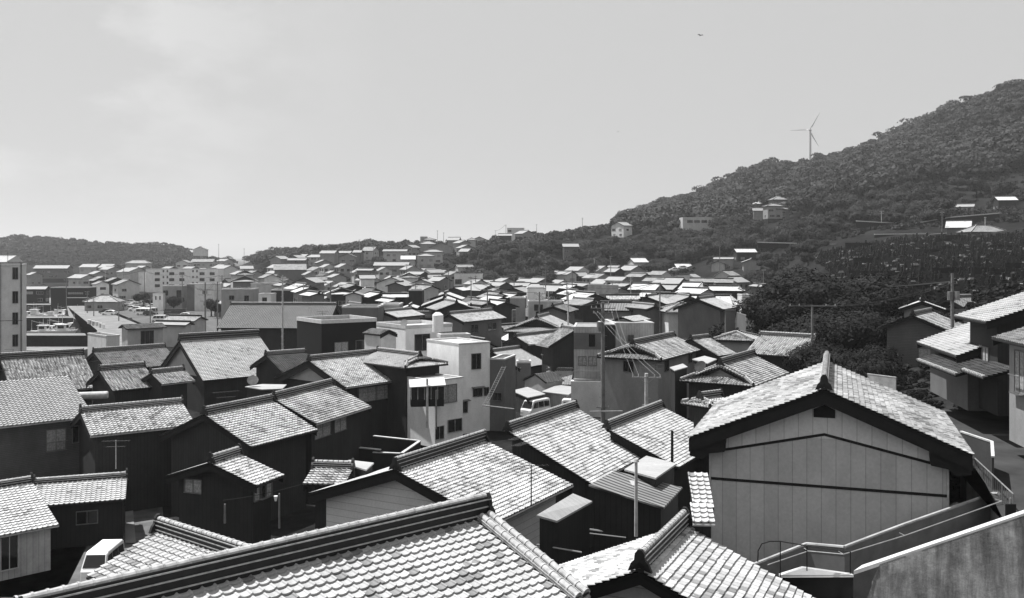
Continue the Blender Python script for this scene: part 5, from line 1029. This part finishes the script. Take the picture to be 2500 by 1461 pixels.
# small roof masts and pipes near the viewer
def mast(x, yt, yb, Y, r, mat, label, fins=0, cap=0, name='roof_mast', cat='antenna mast'):
    a, b = at(x, yt, Y), at(x, yb, Y); root = empty(name, b); tag(root, label, cat, 'masts and pipes standing on or beside roofs'); h = a[2]-b[2]
    m = MB(); m.tube((0, 0, 0), (0, 0, h), r, r*.8, n=8); m.build('post', MATS[mat], root)
    if cap: m = MB(); m.tube((0, 0, h), (0, 0, h+.12), r*1.7, r*1.1, n=8); m.build('cap', MATS[mat], root)
    if fins:
        m = MB(); d = V3(cos(fins), sin(fins), 0)
        for lv, L_ in ((0, .8), (-.35, .55)):
            m.tube(V3(0, 0, h+lv-.05)-d*L_, V3(0, 0, h+lv-.05)+d*L_, .014, n=4)
            for k in np.linspace(-1, 1, 8): q = V3(0, 0, h+lv-.05)+d*L_*k; e = V3(-d[1], d[0], 0)*.22; m.tube(q-e, q+e, .009, n=4)
        m.build('antenna_rods', MATS['wire'], root)
    return root
mast(1553, 1128, 1310, 38, .075, 'polelight', 'tall pale chimney pipe standing right of the sheet-roofed lean-to', cap=1, name='chimney_pipe', cat='pipe')
mast(1641, 1052, 1170, 48, .08, 'black', 'short black pipe in front of the big panelled gable house', name='chimney_pipe', cat='pipe')
mast(1297, 1135, 1235, 44, .03, 'black', 'thin black antenna mast on the lower edge of the lap-sided house roof', fins=.2)
mast(1272, 1065, 1118, 46, .02, 'black', 'thin wire mast at the top of the layered-ridge roof', fins=1.0)
mast(552, 955, 1090, 62, .025, 'black', 'tall thin antenna mast before the stepped pair of roofs', fins=.6)
mast(283, 1075, 1145, 58, .035, 'polelight', 'pale antenna mast above the narrow ribbed awning', fins=.1)
mast(682, 1205, 1290, 46, .05, 'pole', 'street lamp post with white head below the short tiled roof', name='lamp_post', cat='lamp post')
mast(549, 1231, 1278, 40, .05, 'pole', 'short wooden post near the top of the white van corner roof', name='wooden_post', cat='post')
mast(1043, 925, 1045, 80, .12, 'polelight', 'pale square post before the glazed balcony house', name='utility_post', cat='post')
mast(1065, 953, 1048, 79, .07, 'pole', 'grey thin post right beside the pale square post', name='utility_post', cat='post')
mast(1958, 850, 873, 93, .03, 'wire', 'small antenna on the roof before the big dark trees', fins=.3)
mast(1600, 890, 905, 80, .02, 'wire', 'small antenna beside the round-verge house', fins=.5)
mast(787, 760, 778, 140, .03, 'wire', 'small antenna at the right end of the long ribbed roof', fins=.1)
mast(19, 618, 640, 122, .03, 'wire', 'antenna on top of the tall apartment block', fins=.4)
mast(32, 852, 905, 100, .02, 'wire', 'thin antenna above the bright streaky roof at the left', fins=.4)
mast(865, 1145, 1180, 50, .03, 'black', 'short black pipe on the tiny tiled roof', name='chimney_pipe', cat='pipe')
m = MB(); m.tube((0,0,0),(0,0,-.25),.1,.05,n=8); o = m.build('lamp_head', MATS['white']); o.parent = [q for q in bpy.data.objects if q.get('label','').startswith('street lamp post')][0]; o.location = (-.15,-.1,1.6)
def dish(x, y, Y, r, label, mat='polelight'):
    m = MB(); c = at(x, y, Y); u = np.linspace(0, 2*pi, 17)[:-1]; rings = [(0, 0), (.5, .06), (1, .2)]
    v = [V3(0, 0, 0)]+[V3(cos(a)*r*k, -q*r, sin(a)*r*k) for k, q in rings[1:] for a in u]
    m.add(v, [[0, 1+i, 1+(i+1) % 16] for i in range(16)]); m.add(v, [[1+i, 1+(i+1) % 16, 17+(i+1) % 16, 17+i] for i in range(16)]); m.tube((0, 0, 0), (0, .15, -r*1.3), .025, n=5)
    o = m.build('satellite_dish', MATS[mat]); o.location = tuple(c); o.rotation_euler = (.4, 0, .3); tag(o, label, 'satellite dish', 'satellite dishes')
dish(986, 788, 103, .42, 'white dish on the parapet of the large white building', 'white'); dish(1708, 893, 76, .5, 'grey round dish beside the wide hip-and-gable house'); dish(617, 927, 84, .5, 'dish on the low roof terrace')
for x, y, Y, w_, lb in [(222, 966, 75, 1.6, 'shiny horizontal boiler drum beside the smooth flat-tiled roof')]:
    m = MB(); m.tube((-w_, 0, 0), (w_*.75, 0, 0), .3, n=16); m.tube((w_*.75, 0, 0), (w_*.8, 0, 0), .3, .24, n=16); o = m.build('boiler_drum', MATS['polelight']); o.location = tuple(at(x, y, Y)); o.rotation_euler = (0, 0, .3); tag(o, lb, 'boiler', 'rooftop tanks')
# narrow steel stair against the grey annex
m = MB(); a, b = at(1178, 993, 82), at(1226, 895, 85); s = V3(.35, 0, 0)
m.path([a, b], .028); m.path([a+s, b+s], .028)
for k in np.linspace(.03, .97, 18): q = a+(b-a)*k; m.tube(q, q+s, .025, n=4)
tag(m.build('steel_stair', MATS['pole']), 'steep narrow steel stair climbing the grey stained annex', 'stair', 'stairs')
m = MB(); a, b = at(1255, 757, 150), at(1255, 782, 150)
for s in (-.3, .3): m.tube(a+V3(s,0,0), b+V3(s,0,-.6), .05, n=4)
for k in np.linspace(0, 1, 9): m.tube(a+(b-a)*k-V3(.3,0,0), a+(b-a)*k+V3(.3,0,0), .04, n=4)
tag(m.build('ladder', MATS['metal']), 'pale ladder against dark walls near the centre', 'ladder', 'stairs')
# laundry poles, skylight box and rail by the centre foreground
for (p, q, Y, r, lb) in [((1372,1284),(1540,1307),41,.05,'upper of two pale horizontal bars below the sheet-roofed lean-to'),((1338,1291),(1528,1313),40,.03,'lower of two pale horizontal bars below the sheet-roofed lean-to'),((1310,1330),(1420,1349),37,.035,'dark handrail beneath the pale horizontal bars'),((1178,990),(1255,999),80,.06,'thin pale rail by the foot of the narrow steel stair'),((1440,1005),(1520,1004),76,.05,'pale pipe on the low wall right of the white vans')]:
    m = MB(); m.tube(at(*p, Y), at(*q, Y), r, n=6); tag(m.build('rail_bar', MATS['metal' if 'pale' in lb else 'pole']), lb, 'rail', 'rails and bars')
o = MB(); c = at(1527, 1176, 42.6); o.box(-.5,.5,-.3,.3,-.05,.05); o = o.build('skylight_box', MATS['tMetal']); o.location = tuple(c-V3(0,0,.05)); o.rotation_euler = (.1,.1,-.35); tag(o, 'pale skylight box on the grey striped metal shed roof', 'skylight', 'roof fittings')
# low yard walls in the middle
def yardwall(pts, z, hgt, mat, label):
    W = [V3(*gp(x, y, z), z) for x, y in pts]; m = MB()
    for a, b in zip(W[:-1], W[1:]): d = unit(b-a); nn = V3(-d[1], d[0], 0)*(.18 if z < 5 else .09); m.prism([a, b, b-V3(0, 0, hgt), a-V3(0, 0, hgt)], nn, 0); m.prism([a-nn*.2, b-nn*.2, b-nn*.2+V3(0,0,.07), a-nn*.2+V3(0,0,.07)], nn*1.4, 1)
    tag(m.build('yard_wall', [MATS[mat], MATS['polelight']]), label, 'wall', 'yard walls')
yardwall([(911,1066),(1022,1078),(978,1108),(912,1105)], 2.2, 2.2, 'wall_d', 'dark yard wall with thin pale coping beside the stepped pair of roofs')
yardwall([(858,1093),(927,1100)], 2.4, 2.4, 'wall_d', 'short dark wall with pale coping left of the yard wall')
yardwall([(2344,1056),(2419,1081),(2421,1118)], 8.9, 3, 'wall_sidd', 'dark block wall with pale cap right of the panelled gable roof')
yardwall([(2117,914),(2187,923)], 6.6, 1.2, 'concrete', 'pale garden wall at the foot of the dark lap-sided house')

# ---------------------------------------------------------------- vehicles
def car_mesh(prof, W, wheels, wins, paint, label, auto, name='parked_car', cat='car', lights=True, group='vehicles in the town'):
    root = empty(name, (0, 0, 0)); tag(root, label, cat, group, auto=auto); L_ = max(x for x, z in prof); m = MB(); k = len(prof); zs = max(z for x, z in prof)
    def wy(z): return W/2*(1-.12*max(0, (z-zs*.5)/(zs*.5))**1.5)
    rows = []
    for f in (-1, -.93, .93, 1):
        rows.append([(x+(.06 if abs(f) == 1 else 0)*(1 if x < L_/2 else -1), f*wy(z), z-(.05 if abs(f) == 1 and z > zs*.6 else 0)) for x, z in prof])
    v = np.array(rows).reshape(-1, 3); fs = [[r*k+i, r*k+(i+1) % k, (r+1)*k+(i+1) % k, (r+1)*k+i] for r in range(3) for i in range(k)]; m.add(v, fs)
    for r in (0, 3):
        c = v[r*k:(r+1)*k]; ce = c.mean(0); m.add(np.vstack([[ce], c]), [[0, 1+i, 1+(i+1) % k] for i in range(k)])
    m.build('body', MATS[paint], root)
    for sd in (-1, 1):
        for poly in wins['side']:
            g = MB(); g.prism([(x, sd*(wy(z)+.004), z) for x, z in poly], (0, sd*.012, 0)); g.build('side_window', MATS['glass'], root)
    for (x0, z0, x1, z1) in wins['ends']:
        g = MB(); d = V3(z1-z0, 0, -(x1-x0)); d = d/np.linalg.norm(d); d = d if (d[0] < 0) == ((x0+x1)/2 < L_/2) else -d
        g.prism([(x0, -wy(z0)*.88, z0), (x0, wy(z0)*.88, z0), (x1, wy(z1)*.84, z1), (x1, -wy(z1)*.84, z1)], d*.02); g.build('windscreen' if x0 < L_/2 else 'rear_window', MATS['glass'], root)
    for x in wheels:
        for sd in (-1, 1):
            g = MB(); g.tube((x, sd*(W/2-.17), .29), (x, sd*(W/2+.01), .29), .29, n=16); w_ = g.build('wheel', MATS['tyre'], root); g = MB(); g.tube((x, sd*(W/2+.01), .29), (x, sd*(W/2+.02), .29), .17, n=12); g.build('rim', MATS['carsilver'], w_)
    for sd in (-1, 1):
        g = MB(); g.box(-.02, .05, sd*W*.36-.14, sd*W*.36+.14, .58, .74); g.build('headlight', MATS['white'], root)
    return root
VAN = [(0,.25),(0,.85),(.12,1.0),(.55,1.75),(.8,1.86),(3.2,1.86),(3.36,1.75),(3.4,1.0),(3.4,.25)]
VW = dict(side=[[(.35,1.05),(.68,1.62),(1.25,1.65),(1.25,1.02)],[(1.35,1.02),(1.35,1.65),(2.2,1.65),(2.2,1.02)],[(2.3,1.02),(2.3,1.65),(3.15,1.62),(3.2,1.02)]], ends=[(.14,1.05,.54,1.70),(3.39,1.05,3.37,1.7)])
HAT = [(0,.28),(0,.62),(.1,.78),(.95,.95),(1.55,1.42),(1.9,1.5),(3.0,1.48),(3.6,1.3),(3.95,.95),(4.05,.6),(4.0,.28)]
HW = dict(side=[[(1.2,.98),(1.62,1.38),(2.3,1.42),(2.3,.95)],[(2.4,.95),(2.4,1.42),(3.0,1.4),(3.55,1.1),(3.55,.97)]], ends=[(1.02,1.0,1.55,1.42),(3.62,1.27,3.93,.98)])
BOXV = [(0,.3),(0,.9),(.1,1.05),(.35,1.9),(.6,2.0),(4.4,2.0),(4.55,1.85),(4.6,1.0),(4.6,.3)]
BW = dict(side=[[(.3,1.1),(.5,1.75),(1.3,1.78),(1.3,1.08)],[(1.45,1.08),(1.45,1.78),(2.9,1.78),(2.9,1.08)],[(3.0,1.08),(3.0,1.78),(4.3,1.78),(4.35,1.08)]], ends=[(.13,1.12,.36,1.85),(4.59,1.1,4.54,1.82)])
def place(root, x, y, z, yaw): X, Y = gp(x, y, z); root.location = (X, Y, z); root.rotation_euler = (0, 0, radians(yaw)); return root
PR = {}
def car(kind, paint, x, y, z, yaw, label=None, auto=None, name=None):
    key = (kind, paint)
    if key not in PR:
        prof, w_, W, wh = {'van': (VAN, VW, 1.47, (.55, 2.75)), 'hat': (HAT, HW, 1.66, (.75, 3.2)), 'box': (BOXV, BW, 1.7, (.85, 3.7))}[kind]
        r = PR[key] = car_mesh(prof, W, wh, w_, paint, label, auto, name='parked_van' if kind != 'hat' else 'parked_car', cat='van' if kind != 'hat' else 'car')
    else:
        r = copy_tree(PR[key]); r['label'] = label or ''
        if auto: AUTO.append((r, *auto))
    return place(r, x, y, z, yaw)
car('van','carwhite',1283,1022,.04,50, 'white kei van with dark windscreen facing the viewer behind the layered-ridge roof')
car('van','carwhite',1450,1018,.04,172, 'white van partly hidden behind the ridge, right of the other white van')
v_ = car('van','carwhite',226,1432,.04,93, 'white kei van with plain pale roof parked in the bottom left alley'); v_.scale = (.86,)*3
car('hat','carsilver',1010,1082,.04,20, 'dark-bodied car with pale roof parked beside the yard wall'); car('hat','carblack',1050,1063,.04,25, 'black car behind the pale-roofed car beside the yard wall')
CL = [('hat','carwhite',249,770,0,'w'),('hat','carblack',243,766,0,'k'),('van','carwhite',292,756,5,'w'),('hat','carwhite',300,742,20,'w'),('hat','carwhite',296,738,15,'w'),('hat','carwhite',318,745,25,'w'),('hat','carwhite',330,744,10,'w'),('hat','carwhite',349,748,170,'w'),
('hat','carwhite',313,760,12,'w'),('hat','carwhite',326,763,8,'w'),('box','carsilver',344,768,4,'s'),('box','carwhite',369,770,170,'w'),('hat','carblack',384,771,175,'k'),('box','carblack',401,770,8,'k'),('hat','carblack',412,768,8,'k'),('box','carblack',414,771,10,'k'),
('hat','carwhite',430,777,8,'w'),('van','carwhite',371,787,4,'w'),('hat','carwhite',94,729,175,'w'),('box','carwhite',64,722,5,'w'),('van','carwhite',205,738,20,'w'),('hat','carwhite',338,757,170,'w'),('hat','carwhite',360,752,0,'w'),('van','carwhite',231,716,10,'w')]
CN = {'w': 'white', 'k': 'black', 's': 'silver'}
for kd, pt, x, y, yaw, c in CL: car(kd, pt, x, y, .03, yaw, auto=(f"{CN[c]} {'car' if kd=='hat' else 'small van' if kd=='van' else 'large van'}", 'parked by the harbour'))
Xq = tz((1645-CX)*378/F, 378)+.05
for x, lb in [(1633, 'white car on the hillside lot, left of its twin beside the bright-roofed garage'), (1652, 'white car right beside the bright-roofed garage on the hillside')]:
    r = copy_tree(PR[('hat', 'carwhite')]); r['label'] = lb; r.location = ((x-CX)*372/F, 372, tz((x-CX)*372/F, 372)+.6); r.rotation_euler = (0, 0, .1)
# scooter-like tiny dark heap and small tents on the green by the car park
sheet('grass_patch', [gp(268,812,.02), gp(262,806,.02), gp(295,780,.02), gp(322,776,.02), gp(330,800,.02)], .05, 'ground', kind='structure')

# ---------------------------------------------------------------- fishing boats
def boat():
    root = empty('fishing_boat', (0, 0, 0)); L_, W = 8.5, 2.2; n = 14; m = MB(); R_ = []
    for i in range(n):
        t = i/(n-1); x = -L_/2+L_*t; w = W/2*(1-max(0, (t-.55)/.45)**2.2)*(.86+.14*min(1, t*4)); s = .55+.75*max(0, t-.4)**1.6
        R_.append([(x, -w, s+.3), (x, -w*.96, s+.1), (x, -w*.72, .02), (x, 0, -.25), (x, w*.72, .02), (x, w*.96, s+.1), (x, w, s+.3), (x, w*.86, s+.3), (x, w*.84, s), (x, -w*.84, s), (x, -w*.86, s+.3)])
    v = np.array(R_).reshape(-1, 3); k = 11; m.add(v, [[i*k+j, i*k+(j+1) % k, (i+1)*k+(j+1) % k, (i+1)*k+j] for i in range(n-1) for j in range(k)]); m.add(v[:k], [[0, 1, 2, 3], [3, 4, 5, 6], [0, 3, 6, 6]] and [[0, 1, 2, 3], [3, 4, 5, 6]]); m.build('hull', MATS['white'], root)
    m = MB(); m.prism([(-1.9,-.75,.6),(.2,-.75,.6),(.05,-.7,2.1),(-1.9,-.7,2.1)], (0,1.45,0)); m.box(-2.1,.25,-.85,.85,2.1,2.2); cb = m.build('cabin', MATS['white'], root)
    m = MB(); m.box(.14,.17,-.55,.55,1.4,1.95); m.box(-1.6,-.3,-.78,-.76,1.35,1.9); m.build('cabin_window', MATS['glass'], cb)
    m = MB(); m.tube((-.9,0,2.2),(-.9,0,4.4),.05,.03,n=6); m.tube((-3.6,0,.9),(-3.6,0,3.4),.05,.03,n=6); m.tube((-3.6,0,3.2),(-.9,0,2.5),.025,n=4); m.build('mast', MATS['polelight'], root)
    m = MB(); m.box(2.2,3.2,-.35,.35,1.0,1.2); m.tube((1.4,-.8,1.5),(1.4,.8,1.5),.03,n=5); m.tube((1.4,-.8,.9),(1.4,-.8,1.5),.03,n=5); m.tube((1.4,.8,.9),(1.4,.8,1.5),.03,n=5); m.build('deck_gear', MATS['metal'], root)
    return root
B0 = boat(); BP = [(75,770,5),(95,768,8),(115,765,-4),(135,768,10),(155,770,6),(88,760,-8),(112,757,5),(138,759,0),(170,772,60),(182,775,50),(70,775,0),(150,763,15),(118,772,8),(130,812,4),(152,808,8),(172,806,-12),(190,802,-15),(115,814,0),(205,798,-35),(163,814,2),(140,803,10),(198,810,5),(135,846,5),(72,836,10)]
for i, (x, y, yaw) in enumerate(BP):
    b_ = B0 if i == 0 else copy_tree(B0); X, Y = gp(x, y+4, -3.6); b_.location = (X, Y, -3.5); b_.rotation_euler = (0, 0, radians(yaw+(180 if i % 3 == 0 else 0))); sc_ = random.uniform(.85, 1.25); b_.scale = (sc_,)*3
    tag(b_, None, 'boat', 'fishing boats in the harbour', auto=('small white fishing boat', 'moored in the '+('far basin' if i < 13 else 'middle basin' if i < 22 else 'near basin')))
for i in range(9):
    X, Y = gp(218+i*4.2+random.uniform(-1, 1), 788+i*1.6+random.uniform(-2, 2), .3); m = MB(); m.tube((0,0,0),(0,0,.9),.45,.4,n=10); m.tube((0,0,.9),(0,0,1.0),.47,.47,n=10); o = m.build('buoy_drum', MATS['metal' if i % 2 else 'white']); o.location = (X, Y, .06); tag(o, None, 'buoy', 'buoys stacked on the quay', auto=(('white' if i % 2 == 0 else 'grey')+' buoy drum', 'on the quay edge'))

# ---------------------------------------------------------------- ramp, parapets and road at the lower right
def run3(m, P, hgt, th, mi=0, top=0, drop=None):
    for i, (a, b) in enumerate(zip(P[:-1], P[1:])):
        d = unit(V3(b[0]-a[0], b[1]-a[1], 0)); nn = V3(-d[1], d[0], 0); m.prism([a, b, b-V3(0, 0, hgt), a-V3(0, 0, hgt)], nn*th, mi)
sheet('road', [(17.3,33),(19.6,39),(22,46),(24,58),(44,58),(50,22),(30,14),(14.9,27.5)], 7.62, 'roadgrey')
par = [at(1800,1398,32.89), at(1970,1331,34.32), at(2062,1339,33.46), at(2210,1283,35.18), at(2425,1208,37.47), at(2440,1208,36.89)]
m = MB(); run3(m, par, 4.5, .16); pw_ = m.build('parapet', [MATS['parapet'], MATS['concrete_cap']]); tag(pw_, 'smooth dark concrete parapet stepping down beside the ramp, in front of the panelled gable', 'parapet', 'ramp walls')
m = MB()
for a, b in zip(par[:-1], par[1:]): m.tube(a+V3(0, .05, .02), b+V3(0, .05, .02), .07, n=8)
m.build('coping', MATS['concrete'], pw_)
hr_ = [at(1874,1380,31.46), at(1974,1346,32.32), at(2060,1354,31.46), at(2210,1308,33.18), at(2446,1224,35.75)]
m = MB(); m.path(hr_, .022, n=6)
for q in hr_[1:]: m.tube(q, q+V3(0, .5, -.05), .012, n=4)
tag(m.build('handrail', MATS['metal']), 'thin grey handrail fixed along the dark ramp parapet', 'handrail', 'ramp rails')
m = MB(); RL = [at(1850,1372,29.46), at(1851,1345,29.46), at(1860,1328,29.46), at(1880,1322,29.46), at(1905,1322,29.46), at(1970,1333,29.17), at(2076,1347,28.60)]; m.path(RL, .02, n=6)
for i, yb in ((4, 1404), (5, 1388), (6, 1402)): q = RL[i]; Yq = q[1]; m.tube(q, at(px(q)[0], yb+6, Yq), .018, n=6)
tag(m.build('guard_rail', MATS['black']), 'black curved guard rail with three posts at the stair landing', 'railing', 'ramp rails')
m = MB(); LD = [at(1905,1405,29.89), at(1962,1387,29.46), at(2084,1404,28.46), at(2084,1411,28.46)]
m.prism([LD[0], LD[1], LD[2], LD[2]+V3(-.02,.16,0), LD[1]+V3(0,.16,0), LD[0]+V3(0,.16,0)], (0,0,-.07)); m.prism([LD[0]+V3(0,.03,-.08), LD[1]+V3(0,.03,-.08), LD[2]+V3(0,.03,-.08), LD[2]+V3(0,.03,-6), LD[0]+V3(0,.03,-6)], (0,.2,0), 1)  # second prism: black sheet standing for the shadowed void below the landing
tag(m.build('stair_landing', [MATS['concrete_cap'], MATS['wall_k']]), 'pale edged concrete landing at the foot of the ramp', 'landing', 'ramp walls')
a, b = at(2084,1397,17.0), at(2560,1236,15.0); d = b-a
m = MB(); dn = unit(V3(d[0], d[1], 0)); nn = V3(-dn[1], dn[0], 0)
f_ = lambda t, dz: a+d*t-V3(0, 0, dz)
m.prism([f_(.15,.02), f_(1,.02), f_(1,6), f_(.045,6), f_(.045,.78), f_(.10,.72), f_(.105,.28), f_(.15,.27)], nn*.3, 0); rw = m.build('retaining_wall', MATS['stained']); tag(rw, 'stained concrete retaining wall with a bright coping in the bottom right corner', 'retaining wall', 'ramp walls')
m = MB(); m.prism([f_(0,-.02), f_(1,-.02), f_(1,.05), f_(0,.05)], nn*.42); o = m.build('coping', MATS['concrete_cap'], rw)
# road-edge railing with balusters
m = MB(); t0, t1 = at(2474,1207,34.0), at(2368,1108,43.0); b0, b1 = t0-V3(0,0,1.0), t1-V3(0,0,1.0)
m.path([t0, t1], .03, n=6); m.path([b0, b1], .03, n=6)
for k in np.linspace(0, 1, 24): m.tube(t0+(t1-t0)*k, b0+(b1-b0)*k, .012 if int(k*23+.5) % 5 else .03, n=5)
tag(m.build('road_railing', MATS['pole']), 'slatted metal railing along the road edge behind the panelled gable house', 'railing', 'ramp rails')
m = MB(); run3(m, [b0-V3(0,0,.02), b1-V3(0,0,.02)], 4, .15); tag(m.build('kerb_wall', MATS['concrete']), 'low concrete kerb wall beneath the slatted railing', 'kerb wall', 'ramp walls')
sg = empty('sign_post', at(2467,1270,32)); tag(sg, 'dark narrow upright sign on a post at the top of the ramp', 'sign', 'signs'); m = MB(); m.tube((0,0,-.6),(0,0,.75),.03,n=6); m.build('post', MATS['metal'], sg); m = MB(); m.box(-.2,.17,-.05,-.035,-.3,.55); m.build('sign_panel', MATS['black'], sg)
# balcony and lower roofs of the smooth-tiled house, alley clutter
m = MB(); q = at(40, 1100, 68); e = at(212, 1092, 68); d2 = unit(V3(1, .85, 0)); m.prism([q, q+d2*7.2, q+d2*7.2+V3(0,0,1.0), q+V3(0,0,1.0)], (-.12,.14,0)); m.prism([q, q+d2*7.2, q+d2*7.2+V3(-.9,1.1,0), q+V3(-.9,1.1,0)], (0,0,-.12))
tag(m.build('balcony', MATS['wall_M']), 'dark grey panelled balcony on the brick-faced house', 'balcony', 'house fittings')
for x, y, z, s, lb, mt in [(92,1355,0,(.9,.5,1.1),'white meter cabinet on the shed wall at the left','white'),(1008,1075,0,(.8,.4,.7),'white outdoor air unit by the street','white'),(960,1000,2.5,(.8,.35,.7),'grey outdoor air unit on the wall under the speckled roof','polelight')]:
    X, Y = gp(x, y, z); m = MB(); m.box(-s[0]/2, s[0]/2, -s[1]/2, s[1]/2, 0, s[2]); m.box(-s[0]*.35, s[0]*.2, -s[1]/2-.02, -s[1]/2, s[2]*.2, s[2]*.8, 1); o = m.build('cabinet', [MATS[mt], MATS['frame']]); o.location = (X, Y, z); tag(o, lb, 'cabinet', 'outdoor units')

# ---------------------------------------------------------------- wind turbine and bird
Yt = 1150.; hub = at(1978, 318, Yt); base = V3(hub[0], Yt, 60); wt = empty('wind_turbine', base, 0); tag(wt, 'white three-bladed wind turbine standing behind the wooded hill', 'wind turbine'); hz_ = hub[2]-60
m = MB(); m.tube((0,0,0),(0,0,hz_-.8),2.0,1.2,n=20); m.build('tower', MATS['turbine'], wt)
m = MB(); fx = V3(-.55,-.83,0); m.tube(V3(0,0,hz_)-fx*2.5, V3(0,0,hz_)+fx*2.6, 1.25, 1.15, n=12); m.tube(V3(0,0,hz_)+fx*2.6, V3(0,0,hz_)+fx*4.2, 1.15, .3, n=12); m.build('nacelle', MATS['turbine'], wt)
hc = V3(0,0,hz_)+fx*3.2; ax_ = unit(V3(-fx[1], fx[0], 0))
for ang in (178, 58, -62):
    t = radians(ang); dd = ax_*(-1 if ax_[0] < 0 else 1)*cos(t)+V3(0,0,1)*sin(t); e = np.cross(dd, fx); R_ = 23.5; m = MB(); st = [(1,.5,.5),(3,.6,.5),(5,1.3,.35),(12,.9,.2),(R_,.25,.06)]; V = []
    for s_, c_, k_ in st: V += [hc+dd*s_-e*c_*.4, hc+dd*s_-fx*k_, hc+dd*s_+e*c_, hc+dd*s_+fx*k_]
    m.add(V, [[i*4+j, i*4+(j+1) % 4, i*4+4+(j+1) % 4, i*4+4+j] for i in range(4) for j in range(4)]); m.add(V[-4:], [[0,1,2,3]]); m.build('blade', MATS['turbine'], wt)
for x, y, Y, s, lb in [(1710, 87, 120, 1, 'small dark bird gliding high over the hill'), (1509, 322, 260, .8, 'tiny distant bird lower in the sky')]:
    br = MB(); pts = [(-.16,0,0),(-.06,.05,0),(.1,.045,0),(.2,.0,.01),(.1,-.045,0),(-.06,-.05,0)]
    br.tube((-.12,0,0),(.1,0,0),.03,.055,n=8); br.tube((.1,0,0),(.2,0,.01),.055,.02,n=8); br.tube((-.12,0,0),(-.26,0,0),.03,.01,n=6); br.prism([(-.28,-.06,0),(-.12,0,.01),(-.28,.06,0)], (0,0,.01))
    for sd in (-1, 1): br.prism([(.08,sd*.03,.02),(.06,sd*.28,.14),(-.02,sd*.55,.05),(-.06,sd*.3,.11),(-.07,sd*.03,.02)], (0,0,.012))
    o = br.build('bird', MATS['black']); o.location = tuple(at(x, y, Y)); o.scale = (s,)*3; o.rotation_euler = (.3, -.35, .5); tag(o, lb, 'bird', 'birds in the sky')

# ---------------------------------------------------------------- labels with ordinals
ORD = ['first','second','third','fourth','fifth','sixth','seventh','eighth','ninth','tenth','eleventh','twelfth','thirteenth','fourteenth','fifteenth','sixteenth','seventeenth','eighteenth','nineteenth','twentieth']
def ordn(i): return ORD[i] if i < 20 else f"{i+1}{'th' if 10 <= (i+1) % 100 <= 20 else {1:'st',2:'nd',3:'rd'}.get((i+1) % 10,'th')}"
G_ = {}
for o, d_, a_ in AUTO: G_.setdefault((d_, a_), []).append(o)
for (d_, a_), L_ in G_.items():
    L_.sort(key=lambda o: o.location.x/o.location.y)
    for i, o in enumerate(L_): o['label'] = f"{d_} {a_}" + ('' if len(L_) == 1 else f", {ordn(i)} from left")
# ---------------------------------------------------------------- haze
HAZE = .00018
if HAZE:
    m, t, b = nm('haze'); t.nodes.remove(b); pv = t.nodes.new('ShaderNodeVolumePrincipled'); pv.inputs['Density'].default_value = HAZE; pv.inputs['Color'].default_value = (.9, .9, .9, 1); pv.inputs['Anisotropy'].default_value = .3
    t.links.new(pv.outputs[0], t.nodes['Material Output'].inputs['Volume'])
    g = MB(); g.box(-9500, 9500, -500, 16500, -12, 260); tag(g.build('haze', m), kind='stuff', label='thin bright sea haze over the town')
for o in bpy.data.objects:
    if '_p' in o: del o['_p']
